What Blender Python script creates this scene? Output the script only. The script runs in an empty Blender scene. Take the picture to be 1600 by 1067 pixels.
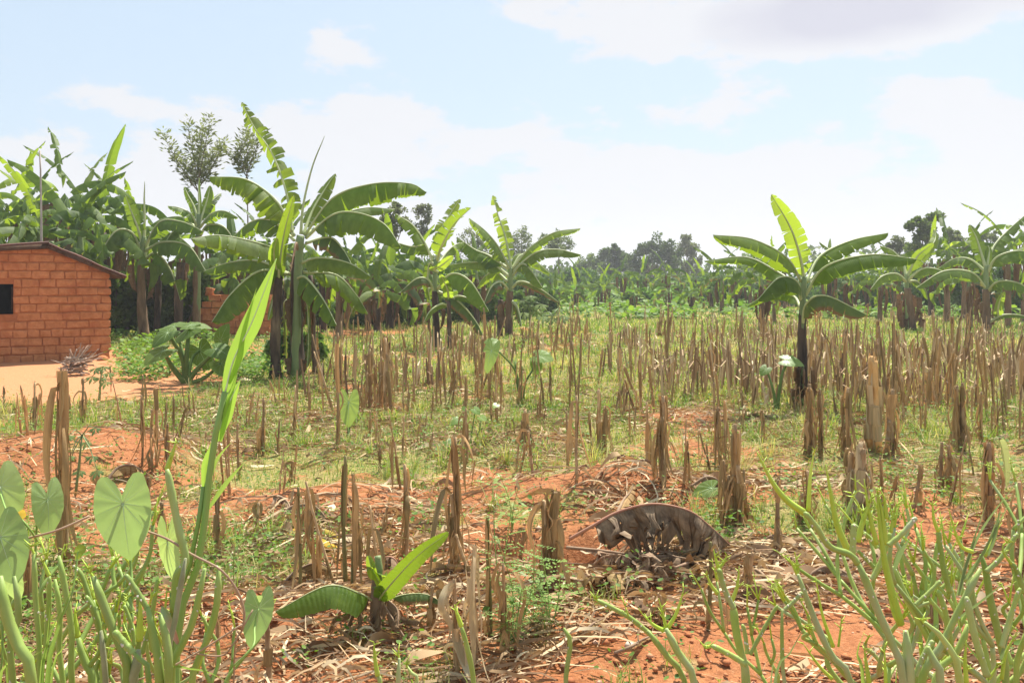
import bpy, math, random
import numpy as np
from mathutils import Vector, Matrix

# ---------------------------------------------------------------- camera
F = 1333.0; CH = 1.6; HY = 440.0
scene = bpy.context.scene
cd = bpy.data.cameras.new("camera"); cam = bpy.data.objects.new("camera", cd)
scene.collection.objects.link(cam)
cam.location = (0, 0, CH); cam.rotation_euler = (math.radians(90), 0, 0)
cd.sensor_width = 36.0; cd.lens = 36.0 * F / 1600.0
cd.shift_y = -(533.5 - HY) / 1600.0
cd.clip_start = 0.05; cd.clip_end = 6000
scene.camera = cam

# ---------------------------------------------------------------- light
SUN_EL = math.radians(63); SUN_AZ = math.radians(24)      # azimuth measured from +Y towards +X
sd = Vector((math.sin(SUN_AZ) * math.cos(SUN_EL), math.cos(SUN_AZ) * math.cos(SUN_EL), math.sin(SUN_EL)))
ld = bpy.data.lights.new("sun", 'SUN'); ld.energy = 5.0; ld.angle = math.radians(0.6); ld.color = (1.0, 0.94, 0.85)
sun = bpy.data.objects.new("sun", ld); scene.collection.objects.link(sun)
sun.rotation_euler = (-sd).to_track_quat('-Z', 'Y').to_euler(); sun.location = (0, 0, 40)
vs = scene.view_settings
vs.view_transform = 'Standard'; vs.look = 'None'; vs.gamma = 1.0; vs.use_curve_mapping = False
vs.exposure = 0.96
scene.cycles.max_bounces = 6; scene.cycles.transparent_max_bounces = 8
scene.cycles.transmission_bounces = 4; scene.cycles.volume_bounces = 0

W = bpy.data.worlds.new("World"); scene.world = W; W.use_nodes = True
def build_world():
    nt = W.node_tree; N = nt.nodes; L = nt.links
    for n in list(N): N.remove(n)
    out = N.new('ShaderNodeOutputWorld'); bg = N.new('ShaderNodeBackground')
    bg.inputs['Strength'].default_value = 0.092
    L.new(bg.outputs[0], out.inputs[0])
    sky = N.new('ShaderNodeTexSky'); sky.sky_type = 'NISHITA'; sky.sun_disc = False
    sky.sun_elevation = SUN_EL; sky.sun_rotation = SUN_AZ
    sky.air_density = 1.0; sky.dust_density = 2.2; sky.ozone_density = 1.2
    tc = N.new('ShaderNodeTexCoord'); sp = N.new('ShaderNodeSeparateXYZ'); L.new(tc.outputs['Generated'], sp.inputs[0])
    def M(op, a, b=None, clamp=False):
        m = N.new('ShaderNodeMath'); m.operation = op; m.use_clamp = clamp
        for i, v in enumerate((a, b)):
            if v is None: continue
            if isinstance(v, (int, float)): m.inputs[i].default_value = v
            else: L.new(v, m.inputs[i])
        return m.outputs[0]
    az = M('ARCTAN2', sp.outputs[0], sp.outputs[1]); el = M('ARCSINE', sp.outputs[2])
    cx = N.new('ShaderNodeCombineXYZ'); L.new(az, cx.inputs[0]); L.new(M('MULTIPLY', el, 2.1), cx.inputs[1])
    def noise(scale, detail, off):
        v = N.new('ShaderNodeVectorMath'); v.operation = 'ADD'; L.new(cx.outputs[0], v.inputs[0]); v.inputs[1].default_value = off
        n = N.new('ShaderNodeTexNoise'); n.inputs['Scale'].default_value = scale; n.inputs['Detail'].default_value = detail
        n.inputs['Roughness'].default_value = 0.58
        L.new(v.outputs[0], n.inputs['Vector']); return n.outputs[0]
    def blob(a0, e0, wa, we, amp):
        da = M('DIVIDE', M('SUBTRACT', az, a0), wa); de = M('DIVIDE', M('SUBTRACT', el, e0), we)
        r2 = M('ADD', M('MULTIPLY', da, da), M('MULTIPLY', de, de))
        return M('MULTIPLY', M('POWER', 2.718, M('MULTIPLY', r2, -1.0)), amp)
    n1 = noise(7.0, 8, (3.1, 1.7, 0)); n2 = noise(2.2, 3, (7.7, 4.2, 0))
    # low cumulus bank: strong under about ten degrees
    bank = M('MULTIPLY', M('SUBTRACT', 0.185, el), 2.6)
    bank = M('MINIMUM', M('MAXIMUM', bank, -0.14), 0.30)
    f = M('ADD', M('ADD', M('ADD', M('MULTIPLY', M('SUBTRACT', n1, 0.5), 1.8), 0.5), M('MULTIPLY', M('SUBTRACT', n2, 0.5), 0.6)), bank)
    for b in ((-0.22, 0.258, 0.075, 0.022, 0.36), (0.0, 0.16, 0.12, 0.03, 0.16), (-0.27, 0.15, 0.10, 0.04, 0.18), (0.22, 0.13, 0.07, 0.03, 0.12), (-0.12, 0.185, 0.06, 0.02, 0.12),
              (0.38, 0.295, 0.28, 0.055, 0.85), (0.50, 0.20, 0.10, 0.012, 0.16), (0.55, 0.145, 0.14, 0.03, 0.12),
              (-0.40, 0.17, 0.07, 0.02, 0.10)):
        f = M('ADD', f, blob(*b))
    f = M('ADD', f, blob(-0.45, 0.24, 0.14, 0.04, -0.14)); f = M('ADD', f, blob(0.12, 0.24, 0.3, 0.03, -0.10)); f = M('ADD', f, blob(-0.14, 0.34, 0.2, 0.05, -0.2))
    mr = N.new('ShaderNodeMapRange'); mr.interpolation_type = 'SMOOTHSTEP'
    mr.inputs['From Min'].default_value = 0.49; mr.inputs['From Max'].default_value = 0.66
    L.new(f, mr.inputs['Value'])
    # thick parts of a cloud are a little grey violet underneath
    ms = N.new('ShaderNodeMapRange'); ms.inputs['From Min'].default_value = 0.74; ms.inputs['From Max'].default_value = 1.05
    n3 = noise(3.5, 4, (1.3, 9.1, 0))
    fg = M('ADD', M('MULTIPLY', blob(0.38, 0.285, 0.24, 0.05, 0.75), 1.0), M('MULTIPLY', n3, 0.72)); L.new(fg, ms.inputs['Value'])
    cc = N.new('ShaderNodeMixRGB'); cc.inputs[1].default_value = (4.72, 4.76, 4.95, 1); cc.inputs[2].default_value = (3.75, 3.72, 4.25, 1)
    L.new(ms.outputs[0], cc.inputs[0])
    # thin high haze lightens the whole sky
    th = N.new('ShaderNodeMixRGB'); th.inputs[0].default_value = 0.72; L.new(sky.outputs[0], th.inputs[1]); th.inputs[2].default_value = (3.55, 4.4, 5.15, 1)
    mx = N.new('ShaderNodeMixRGB'); L.new(M('MULTIPLY', mr.outputs[0], 0.93), mx.inputs[0]); L.new(th.outputs[0], mx.inputs[1]); L.new(cc.outputs[0], mx.inputs[2])
    L.new(mx.outputs[0], bg.inputs['Color'])
build_world()

# ---------------------------------------------------------------- helpers
COL = scene.collection
R = random.Random(7)
def lerp(a, b, t): return a + (b - a) * t
def sstep(a, b, x):
    t = np.clip((x - a) / (b - a), 0, 1); return t * t * (3 - 2 * t)
_tab = np.random.RandomState(5).rand(256, 256)
def vnoise(x, y, seed=0):
    x = np.asarray(x, float) + seed * 17.3; y = np.asarray(y, float) + seed * 9.7
    xi = np.floor(x).astype(int); yi = np.floor(y).astype(int); fx = x - xi; fy = y - yi
    fx = fx * fx * (3 - 2 * fx); fy = fy * fy * (3 - 2 * fy)
    a = _tab[xi & 255, yi & 255]; b = _tab[(xi + 1) & 255, yi & 255]; c = _tab[xi & 255, (yi + 1) & 255]; d = _tab[(xi + 1) & 255, (yi + 1) & 255]
    return (a * (1 - fx) + b * fx) * (1 - fy) + (c * (1 - fx) + d * fx) * fy
def fbm(x, y, seed=0, o=4):
    s = 0; a = 0.5; t = 0
    for i in range(o):
        s = s + a * vnoise(x * 2 ** i, y * 2 ** i, seed + i); t += a; a *= 0.5
    return s / t
def G(px, py):                    # ground point seen at a pixel of the 1600 px photo
    d = CH * F / (py - HY); return (px - 800) / F * d, d
def at(px, py, d): return Vector(((px - 800) / F * d, d, CH + (HY - py) / F * d))

def GG(px, py, h=0.0):            # the same on the uneven ground, h above it
    d = CH * F / (py - HY)
    for _ in range(8): d = 0.5 * d + 0.5 * (CH - h - float(gz((px - 800) / F * d, d))) * F / (py - HY)
    return (px - 800) / F * d, d
# soil features: (x, y, radius x, radius y, height, softness)
MOUNDS = []
def mound(px, py, rx, ry, h): x, y = G(px, py); MOUNDS.append((x, y, rx, ry, h))
mound(55, 735, 1.25, 1.0, 0.24); mound(175, 735, 0.9, 0.7, 0.10); mound(460, 805, 0.7, 0.5, 0.10); mound(560, 775, 0.5, 0.4, 0.08)
mound(905, 775, 0.75, 0.42, 0.17); mound(1010, 780, 0.5, 0.35, 0.10); mound(870, 855, 0.36, 0.28, -0.36); mound(1000, 890, 0.55, 0.2, -0.06)
mound(590, 960, 0.35, 0.25, 0.05); mound(700, 700, 0.6, 0.5, 0.05); mound(1060, 655, 0.7, 0.5, 0.07); mound(400, 960, 0.4, 0.3, 0.05)
def gz(x, y):
    x = np.asarray(x, float); y = np.asarray(y, float)
    near = np.clip(1.3 - y / 30.0, 0.25, 1)
    z = (fbm(x * 0.5, y * 0.5, 3) - 0.5) * 0.16 * near
    z = z + (fbm(x * 2.3, y * 2.3, 8, 3) - 0.5) * 0.075 * near
    for (mx, my, rx, ry, h) in MOUNDS:
        r2 = ((x - mx) / rx) ** 2 + ((y - my) / ry) ** 2
        z = z + h * np.exp(-r2 ** 1.5)
    # keep the yard level
    yd = yardf(x, y); z = z * (1 - 0.8 * yd)
    z = z + np.clip(y - 120, 0, 1e9) * 0.004
    return z
def yardf(x, y):
    px = 800 + F * x / np.maximum(y, 0.5); 
    a = sstep(10.3, 11.8, y + 0.25 * (fbm(x, y, 4) - .5) * 6) * (1 - sstep(19, 21.5, y)) * (1 - sstep(-6.0, -4.3, x + (fbm(x * .8, y * .8, 5) - .5) * 2.2))
    return a
SOIL = []
def soilspot(px, py, rx, ry, a=1.0): x, y = G(px, py); SOIL.append((x, y, rx, ry, a))
for s in ((60, 735, 1.35, .85), (200, 715, 0.7, 0.5), (130, 800, .5, .4), (440, 805, 0.75, 0.45), (560, 780, 0.6, 0.35), (905, 785, 0.95, 0.55), (1020, 775, 0.6, 0.4),
          (850, 850, .7, .45), (1000, 880, .7, .3), (1090, 655, 0.7, 0.35), (540, 520, 1.6, 1.6), (680, 510, 1.6, 1.2), (860, 525, 1.8, 0.6),
          (1020, 470, 4, 4), (1100, 470, 6, 5), (600, 640, 0.7, 0.4), (1050, 700, 0.5, 0.3), (430, 560, .8, .7), (340, 555, 1.5, 2.0),
          (480, 650, .6, .4), (1520, 870, .7, .5), (1130, 780, .4, .3), (1370, 960, .9, .5), (860, 690, .4, .25), (660, 790, .4, .3)):
    soilspot(*s)
def coverf(x, y):                 # 1 = grassy, 0 = bare red soil
    x = np.asarray(x, float); y = np.asarray(y, float)
    n = fbm(x * 0.9, y * 0.9, 21); n2 = fbm(x * 3.6, y * 3.6, 22, 4)
    c = 0.52 + (n - 0.5) * 2.0 + (n2 - 0.5) * 1.9
    c = c + 0.42 * sstep(5.2, 8.5, y)
    c = c - 0.42 * (1 - sstep(3.9, 5.6, y))
    for (mx, my, rx, ry, a) in SOIL:
        r2 = ((x - mx) / rx) ** 2 + ((y - my) / ry) ** 2
        c = c - 1.15 * a * np.exp(-r2 ** 1.6)
    c = c - 1.6 * yardf(x, y)
    return np.clip(c, 0, 1)

def tagp(o, label=None, cat=None, group=None, kind=None):
    if label: o['label'] = label
    if cat: o['category'] = cat
    if group: o['group'] = group
    if kind: o['kind'] = kind
    return o
def thing(name, loc, label, cat, group=None):
    o = bpy.data.objects.new(name, None); COL.objects.link(o); o.location = loc; o.empty_display_size = 0.1
    return tagp(o, label, cat, group)
def copy_tree(o, parent=None):
    c = o.copy(); COL.objects.link(c); c.parent = parent
    for ch in o.children: copy_tree(ch, c)
    return c

class MB:
    def __init__(s): s.v = []; s.f = []; s.m = []; s.uv = []
    def quadstrip(s, rows, mat=0, uvs=None, closed=False):
        b = len(s.v); n = len(rows[0])
        for i, r in enumerate(rows):
            for j, p in enumerate(r):
                s.v.append((p[0], p[1], p[2])); s.uv.append(uvs[i][j] if uvs else (j / max(1, n - 1), i / max(1, len(rows) - 1)))
        for i in range(len(rows) - 1):
            for j in range(n if closed else n - 1):
                j2 = (j + 1) % n
                s.f.append((b + i * n + j, b + i * n + j2, b + (i + 1) * n + j2, b + (i + 1) * n + j)); s.m.append(mat)
        return b
    def tube(s, pts, rad, n=7, mat=0, cap=True, jit=0.0, rnd=None):
        pts = [Vector(p) for p in pts]; rows = []
        up = Vector((0.3, 0.2, 1)).normalized(); prev = None
        for i, p in enumerate(pts):
            t = (pts[min(i + 1, len(pts) - 1)] - pts[max(i - 1, 0)])
            if t.length < 1e-9: t = Vector((0, 0, 1))
            t.normalize()
            if prev is None:
                a = t.cross(Vector((1, 0, 0)) if abs(t.x) < 0.8 else Vector((0, 1, 0))).normalized()
            else:
                a = (prev - t * prev.dot(t)).normalized()
            prev = a; bb = t.cross(a); r = rad[i] if hasattr(rad, '__len__') else rad
            rows.append([p + (a * math.cos(2 * math.pi * k / n) + bb * math.sin(2 * math.pi * k / n)) * r * (1 + (rnd.uniform(-jit, jit) if rnd else 0)) for k in range(n)])
        b = s.quadstrip(rows, mat, None, True)
        if cap:
            e = b + (len(rows) - 1) * n
            s.f.append(tuple(range(e, e + n))); s.m.append(mat)
            s.f.append(tuple(range(b + n - 1, b - 1, -1))); s.m.append(mat)
    def box(s, c, sx, sy, sz, ax=None, mat=0, jit=0, rnd=None):
        ax = ax or (Vector((1, 0, 0)), Vector((0, 1, 0)), Vector((0, 0, 1))); b = len(s.v); c = Vector(c)
        for i in (-1, 1):
            for j in (-1, 1):
                for k in (-1, 1):
                    q = c + ax[0] * i * sx / 2 + ax[1] * j * sy / 2 + ax[2] * k * sz / 2
                    if jit: q = q + Vector((rnd.uniform(-jit, jit), rnd.uniform(-jit, jit), rnd.uniform(-jit, jit)))
                    s.v.append(tuple(q)); s.uv.append((0, 0))
        for f in ((0, 1, 3, 2), (4, 6, 7, 5), (0, 4, 5, 1), (2, 3, 7, 6), (0, 2, 6, 4), (1, 5, 7, 3)):
            s.f.append(tuple(b + q for q in f)); s.m.append(mat)
    def build(s, name, mats, parent=None, origin=None, smooth=True):
        me = bpy.data.meshes.new(name); o = origin or Vector((0, 0, 0)); o = Vector(o)
        me.from_pydata([(a[0] - o.x, a[1] - o.y, a[2] - o.z) for a in s.v], [], s.f)
        if not isinstance(mats, (list, tuple)): mats = [mats]
        for m in mats: me.materials.append(m)
        if len(mats) > 1: me.polygons.foreach_set('material_index', s.m)
        uvl = me.uv_layers.new(name="uv"); li = np.zeros(len(me.loops), dtype=np.int32); me.loops.foreach_get('vertex_index', li)
        uvl.data.foreach_set('uv', np.array(s.uv, dtype=np.float32)[li].ravel())
        me.polygons.foreach_set('use_smooth', [smooth] * len(me.polygons))
        ob = bpy.data.objects.new(name, me); COL.objects.link(ob)
        if parent is not None: ob.parent = parent
        elif origin is not None: ob.location = o
        return ob

def np_mesh(name, verts, quads=None, tris=None, attrs=None, mat=None, parent=None, smooth=True, matidx=None):
    me = bpy.data.meshes.new(name)
    verts = np.asarray(verts, dtype=np.float32)
    nq = 0 if quads is None else len(quads); ntr = 0 if tris is None else len(tris)
    me.vertices.add(len(verts)); me.vertices.foreach_set('co', verts.ravel())
    loops = []; starts = []; s = 0
    if nq: loops.append(np.asarray(quads, np.int32).ravel()); starts.append(np.arange(nq) * 4); s = nq * 4
    if ntr: loops.append(np.asarray(tris, np.int32).ravel()); starts.append(s + np.arange(ntr) * 3)
    loops = np.concatenate(loops); starts = np.concatenate(starts).astype(np.int32)
    me.loops.add(len(loops)); me.loops.foreach_set('vertex_index', loops)
    me.polygons.add(nq + ntr); me.polygons.foreach_set('loop_start', starts)
    me.polygons.foreach_set('use_smooth', np.full(nq + ntr, smooth))
    for k, a in (attrs or {}).items():
        at_ = me.attributes.new(k, 'FLOAT', 'POINT'); at_.data.foreach_set('value', np.asarray(a, np.float32))
    for m in (mat if isinstance(mat, (list, tuple)) else [mat]): me.materials.append(m)
    if matidx is not None: me.polygons.foreach_set('material_index', np.asarray(matidx, np.int32))
    me.update(calc_edges=True)
    ob = bpy.data.objects.new(name, me); COL.objects.link(ob)
    if parent is not None: ob.parent = parent
    return ob

def curve(pts, n):
    """Catmull-Rom through pts, n samples evenly by parameter"""
    P = [Vector(p) for p in pts]
    if len(P) == 2: P = [P[0], (P[0] + P[1]) / 2, P[1]]
    P = [P[0] * 2 - P[1]] + P + [P[-1] * 2 - P[-2]]
    segs = len(P) - 3
    L = [(P[i + 2] - P[i + 1]).length for i in range(segs)]; tot = sum(L) or 1
    out = []
    for k in range(n):
        s = k / (n - 1) * tot; i = 0
        while i < segs - 1 and s > L[i]: s -= L[i]; i += 1
        t = min(1, s / max(L[i], 1e-9)); a, b, c, d = P[i:i + 4]
        out.append(0.5 * ((2 * b) + (c - a) * t + (2 * a - 5 * b + 4 * c - d) * t * t + (3 * b - a - 3 * c + d) * t ** 3))
    return out

# ---------------------------------------------------------------- materials
def nodes(name):
    m = bpy.data.materials.new(name); m.use_nodes = True; nt = m.node_tree
    for n in list(nt.nodes): nt.nodes.remove(n)
    return m, nt, nt.nodes, nt.links
def mix(N, L, fac, a, b, typ='MIX'):
    m = N.new('ShaderNodeMixRGB'); m.blend_type = typ
    for i, v in ((0, fac), (1, a), (2, b)):
        if isinstance(v, (int, float)): m.inputs[i].default_value = v
        elif isinstance(v, tuple): m.inputs[i].default_value = (v[0], v[1], v[2], 1)
        else: L.new(v, m.inputs[i])
    return m.outputs[0]
def ramp(N, L, src, a, b):
    m = N.new('ShaderNodeMapRange'); m.inputs['From Min'].default_value = a; m.inputs['From Max'].default_value = b; L.new(src, m.inputs['Value']); return m.outputs[0]
def tex(N, L, vec, scale, detail=4, rough=0.6):
    n = N.new('ShaderNodeTexNoise'); n.inputs['Scale'].default_value = scale; n.inputs['Detail'].default_value = detail; n.inputs['Roughness'].default_value = rough
    L.new(vec, n.inputs['Vector']); return n.outputs[0]
def scaled(N, L, vec, s):
    v = N.new('ShaderNodeVectorMath'); v.operation = 'MULTIPLY'; L.new(vec, v.inputs[0]); v.inputs[1].default_value = s; return v.outputs[0]
def bump(N, L, h, strength, dist):
    b = N.new('ShaderNodeBump'); b.inputs['Strength'].default_value = strength; b.inputs['Distance'].default_value = dist; L.new(h, b.inputs['Height']); return b.outputs[0]
def pbsdf(N, L, col, rough, spec=0.3, nrm=None):
    p = N.new('ShaderNodeBsdfPrincipled')
    if isinstance(col, tuple): p.inputs['Base Color'].default_value = (*col, 1)
    else: L.new(col, p.inputs['Base Color'])
    p.inputs['Roughness'].default_value = rough; p.inputs['Specular IOR Level'].default_value = spec
    if nrm is not None: L.new(nrm, p.inputs['Normal'])
    return p.outputs[0]
def leafmat(name, c1, c2, trans, tf=0.4, rough=0.45, spec=0.4, stretch=(1, 1, 1), scale=6, uv=True, veins=0, c3=None, edge=None, rnd=0.25):
    """thin leaf: reflecting colour c1..c2, light coming through coloured trans"""
    m, nt, N, L = nodes(name); out = N.new('ShaderNodeOutputMaterial')
    tc = N.new('ShaderNodeTexCoord'); vec = tc.outputs['UV'] if uv else tc.outputs['Object']
    n = tex(N, L, scaled(N, L, vec, stretch), scale, 4); oi = N.new('ShaderNodeObjectInfo')
    col = mix(N, L, ramp(N, L, n, 0.3, 0.7), c1, c2)
    hv = mix(N, L, oi.outputs['Random'], (1 - rnd, 1 - rnd * .8, 1 - rnd), (1 + rnd, 1 + rnd * .7, 1 + rnd * .3))
    tcol = mix(N, L, 1.0, trans, hv, 'MULTIPLY')
    if c3:
        n3 = tex(N, L, tc.outputs['Object'], 2.5, 3); col = mix(N, L, ramp(N, L, n3, 0.55, 0.7), col, c3)
    if edge:
        sx = N.new('ShaderNodeSeparateXYZ'); L.new(vec, sx.inputs[0]); nn = tex(N, L, tc.outputs['Object'], 7, 3)
        a = N.new('ShaderNodeMath'); a.operation = 'ABSOLUTE'; L.new(sx.outputs[1], a.inputs[0])
        b = N.new('ShaderNodeMath'); b.operation = 'ADD'; L.new(a.outputs[0], b.inputs[0]); L.new(nn, b.inputs[1])
        e = ramp(N, L, b.outputs[0], edge[3], edge[3] + 0.12); col = mix(N, L, e, col, edge[:3]); tcol = mix(N, L, e, tcol, edge[:3])
    col = mix(N, L, 1.0, col, hv, 'MULTIPLY')
    nrm = None
    if veins:
        w = N.new('ShaderNodeTexWave'); w.wave_type = 'BANDS'; w.bands_direction = 'X'; w.inputs['Scale'].default_value = veins; w.inputs['Distortion'].default_value = 1.2; w.inputs['Detail'].default_value = 1
        L.new(vec, w.inputs['Vector']); nrm = bump(N, L, w.outputs['Fac'], 0.25, 0.01)
    p = pbsdf(N, L, col, rough, spec, nrm); t = N.new('ShaderNodeBsdfTranslucent'); L.new(tcol, t.inputs['Color'])
    ms = N.new('ShaderNodeMixShader'); ms.inputs[0].default_value = tf; L.new(p, ms.inputs[1]); L.new(t.outputs[0], ms.inputs[2]); L.new(ms.outputs[0], out.inputs[0])
    return m
def solid(name, c1, c2, scale=8, stretch=(1, 1, 1), rough=0.85, spec=0.2, bs=0.4, bd=0.01, c3=None, coord='Object', rnd=0.15):
    m, nt, N, L = nodes(name); out = N.new('ShaderNodeOutputMaterial'); tc = N.new('ShaderNodeTexCoord')
    v = scaled(N, L, tc.outputs[coord], stretch); n = tex(N, L, v, scale, 6); col = mix(N, L, ramp(N, L, n, 0.32, 0.68), c1, c2)
    if c3: col = mix(N, L, ramp(N, L, tex(N, L, v, scale * 0.37, 4), 0.52, 0.66), col, c3)
    oi = N.new('ShaderNodeObjectInfo'); col = mix(N, L, 1.0, col, mix(N, L, oi.outputs['Random'], (1 - rnd,) * 3, (1 + rnd,) * 3), 'MULTIPLY')
    p = pbsdf(N, L, col, rough, spec, bump(N, L, n, bs, bd) if bs else None); L.new(p, out.inputs[0]); return m
def attrmat(name, stops, tf=0.3, tgain=(1.3, 1.5, 0.6), rough=0.6, spec=0.25, attr='tone', bumps=None):
    m, nt, N, L = nodes(name); out = N.new('ShaderNodeOutputMaterial'); a = N.new('ShaderNodeAttribute'); a.attribute_name = attr
    cr = N.new('ShaderNodeValToRGB'); L.new(a.outputs['Fac'], cr.inputs[0]); el = cr.color_ramp.elements
    el[0].position = stops[0][0]; el[0].color = (*stops[0][1], 1); el[1].position = stops[-1][0]; el[1].color = (*stops[-1][1], 1)
    for p_, c in stops[1:-1]: e = el.new(p_); e.color = (*c, 1)
    p = pbsdf(N, L, cr.outputs[0], rough, spec)
    if tf:
        t = N.new('ShaderNodeBsdfTranslucent'); L.new(mix(N, L, 1.0, cr.outputs[0], tgain, 'MULTIPLY'), t.inputs['Color'])
        ms = N.new('ShaderNodeMixShader'); ms.inputs[0].default_value = tf; L.new(p, ms.inputs[1]); L.new(t.outputs[0], ms.inputs[2]); L.new(ms.outputs[0], out.inputs[0])
    else: L.new(p, out.inputs[0])
    return m

BAN = leafmat('banana_leaf', (0.03, 0.072, 0.016), (0.13, 0.20, 0.045), (0.30, 0.44, 0.025), 0.42, 0.52, 0.3, (1, 0.25, 1), 9, veins=14)
BANY = leafmat('young_banana_leaf', (0.12, 0.20, 0.03), (0.18, 0.26, 0.05), (0.50, 0.66, 0.05), 0.5, 0.42, 0.5, (1, 0.25, 1), 9, veins=14)
BANO = leafmat('old_banana_leaf', (0.06, 0.11, 0.035), (0.11, 0.16, 0.05), (0.26, 0.36, 0.05), 0.32, 0.5, 0.4, (1, 0.25, 1), 9, veins=14, edge=(0.24, 0.14, 0.05, 1.18))
BAND = leafmat('dead_banana_leaf', (0.16, 0.095, 0.055), (0.27, 0.18, 0.11), (0.22, 0.12, 0.05), 0.15, 0.8, 0.15, (1, 0.3, 1), 14, veins=18)
BANG = leafmat('withered_banana_leaf', (0.10, 0.06, 0.038), (0.36, 0.25, 0.16), (0.16, 0.09, 0.05), 0.08, 0.7, 0.3, (1, 0.3, 1), 12, veins=18)
RIB = solid('midrib', (0.36, 0.42, 0.18), (0.46, 0.50, 0.26), 6, rough=0.5, spec=0.4, bs=0.1)
RIBD = solid('dead_midrib', (0.22, 0.14, 0.09), (0.36, 0.25, 0.16), 12, rough=0.8)
PINK = solid('pink_stalk', (0.36, 0.16, 0.11), (0.45, 0.26, 0.16), 8, rough=0.6)
TRK = solid('banana_trunk', (0.028, 0.022, 0.018), (0.12, 0.085, 0.06), 3.5, (2.5, 2.5, 0.6), rough=0.75, c3=(0.24, 0.18, 0.11), bs=0.5, bd=0.02)
TRKB = solid('brown_banana_trunk', (0.13, 0.085, 0.05), (0.26, 0.18, 0.11), 3.5, (2.5, 2.5, 0.5), rough=0.8, c3=(0.07, 0.05, 0.035), bs=0.5, bd=0.02)
SHE = solid('green_sheath', (0.14, 0.20, 0.075), (0.22, 0.28, 0.11), 3, (2, 2, .5), rough=0.5, spec=0.4, bs=0.2, bd=0.01)
STK = solid('maize_stalk', (0.25, 0.155, 0.078), (0.60, 0.42, 0.23), 9, (3, 3, 0.7), rough=0.8, c3=(0.10, 0.062, 0.035), bs=0.7, bd=0.008, rnd=0.35)
STG = solid('green_brown_cane', (0.14, 0.13, 0.045), (0.27, 0.22, 0.09), 5, (2, 2, 1), rough=0.6, c3=(0.10, 0.085, 0.03), bs=0.2, bd=0.004)
STO = solid('orange_stalk', (0.50, 0.28, 0.10), (0.66, 0.42, 0.18), 7, (3, 3, 0.6), rough=0.75, bs=0.4, bd=0.006)
DRY = leafmat('dry_maize_leaf', (0.19, 0.105, 0.048), (0.60, 0.42, 0.22), (0.38, 0.24, 0.11), 0.2, 0.8, 0.15, (0.5, 2.5, 1), 5, rnd=0.35)
DRYP = leafmat('pale_maize_husk', (0.50, 0.38, 0.22), (0.68, 0.56, 0.38), (0.5, 0.36, 0.18), 0.25, 0.75, 0.2, (0.4, 1, 1), 7, rnd=0.2)
HEART = leafmat('heart_leaf', (0.28, 0.42, 0.19), (0.36, 0.50, 0.26), (0.42, 0.60, 0.16), 0.48, 0.5, 0.25, (1, 1, 1), 5)
PAP = leafmat('papaya_leaf', (0.09, 0.15, 0.05), (0.15, 0.21, 0.08), (0.2, 0.32, 0.05), 0.3, 0.7, 0.15, (1, 1, 1), 5)
TARO = leafmat('taro_leaf', (0.08, 0.15, 0.025), (0.14, 0.22, 0.045), (0.24, 0.42, 0.04), 0.38, 0.5, 0.35, (1, 1, 1), 5)
TAROY = leafmat('bright_taro_leaf', (0.18, 0.30, 0.08), (0.26, 0.40, 0.12), (0.5, 0.68, 0.12), 0.42, 0.4, 0.5, (1, 1, 1), 5)
VEIN = solid('leaf_vein', (0.42, 0.55, 0.30), (0.50, 0.62, 0.38), 6, rough=0.5, bs=0)
EUP = solid('succulent_stem', (0.19, 0.29, 0.05), (0.29, 0.38, 0.10), 7, (1, 1, 1), rough=0.45, spec=0.4, bs=0.2, bd=0.002, c3=(0.33, 0.41, 0.16))
EUPB = solid('bluish_succulent_stem', (0.22, 0.32, 0.055), (0.36, 0.44, 0.12), 14, rough=0.5, spec=0.35, bs=0.2, bd=0.002, c3=(0.36, 0.40, 0.22))
EUPG = solid('grey_old_stem', (0.22, 0.24, 0.12), (0.33, 0.34, 0.20), 25, rough=0.8, bs=0.4, bd=0.002)
SHOOT = solid('yellow_green_shoot', (0.34, 0.47, 0.04), (0.46, 0.58, 0.08), 9, rough=0.45, spec=0.4, bs=0.1)
SCAR = solid('white_scar', (0.55, 0.52, 0.42), (0.70, 0.66, 0.55), 30, rough=0.8, bs=0)
REED = leafmat('reed_blade', (0.20, 0.36, 0.06), (0.27, 0.46, 0.09), (0.46, 0.72, 0.09), 0.5, 0.45, 0.35, (8, 0.3, 1), 6, rnd=0.08)
BLADE = leafmat('grass_blade', (0.15, 0.27, 0.06), (0.22, 0.36, 0.09), (0.38, 0.56, 0.10), 0.4, 0.45, 0.35, (6, 0.4, 1), 6)
TSTM = solid('taro_stalk', (0.09, 0.15, 0.035), (0.14, 0.21, 0.06), 6, rough=0.6, bs=0.1)
REEDS = solid('reed_stem', (0.19, 0.31, 0.07), (0.25, 0.38, 0.11), 12, (1, 1, .2), rough=0.5, spec=0.3, bs=0.1)
VINE = solid('dry_vine', (0.30, 0.19, 0.12), (0.42, 0.30, 0.20), 15, rough=0.8, bs=0.2)
STICK = solid('stick', (0.22, 0.16, 0.12), (0.48, 0.39, 0.31), 8, rough=0.85, rnd=0.5)
BARK = solid('bark', (0.13, 0.10, 0.075), (0.24, 0.19, 0.14), 6, (2, 2, .6), rough=0.9)
YEL = leafmat('yellow_leaf', (0.55, 0.36, 0.03), (0.62, 0.44, 0.06), (0.6, 0.40, 0.03), 0.3, 0.5, 0.3)
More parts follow.
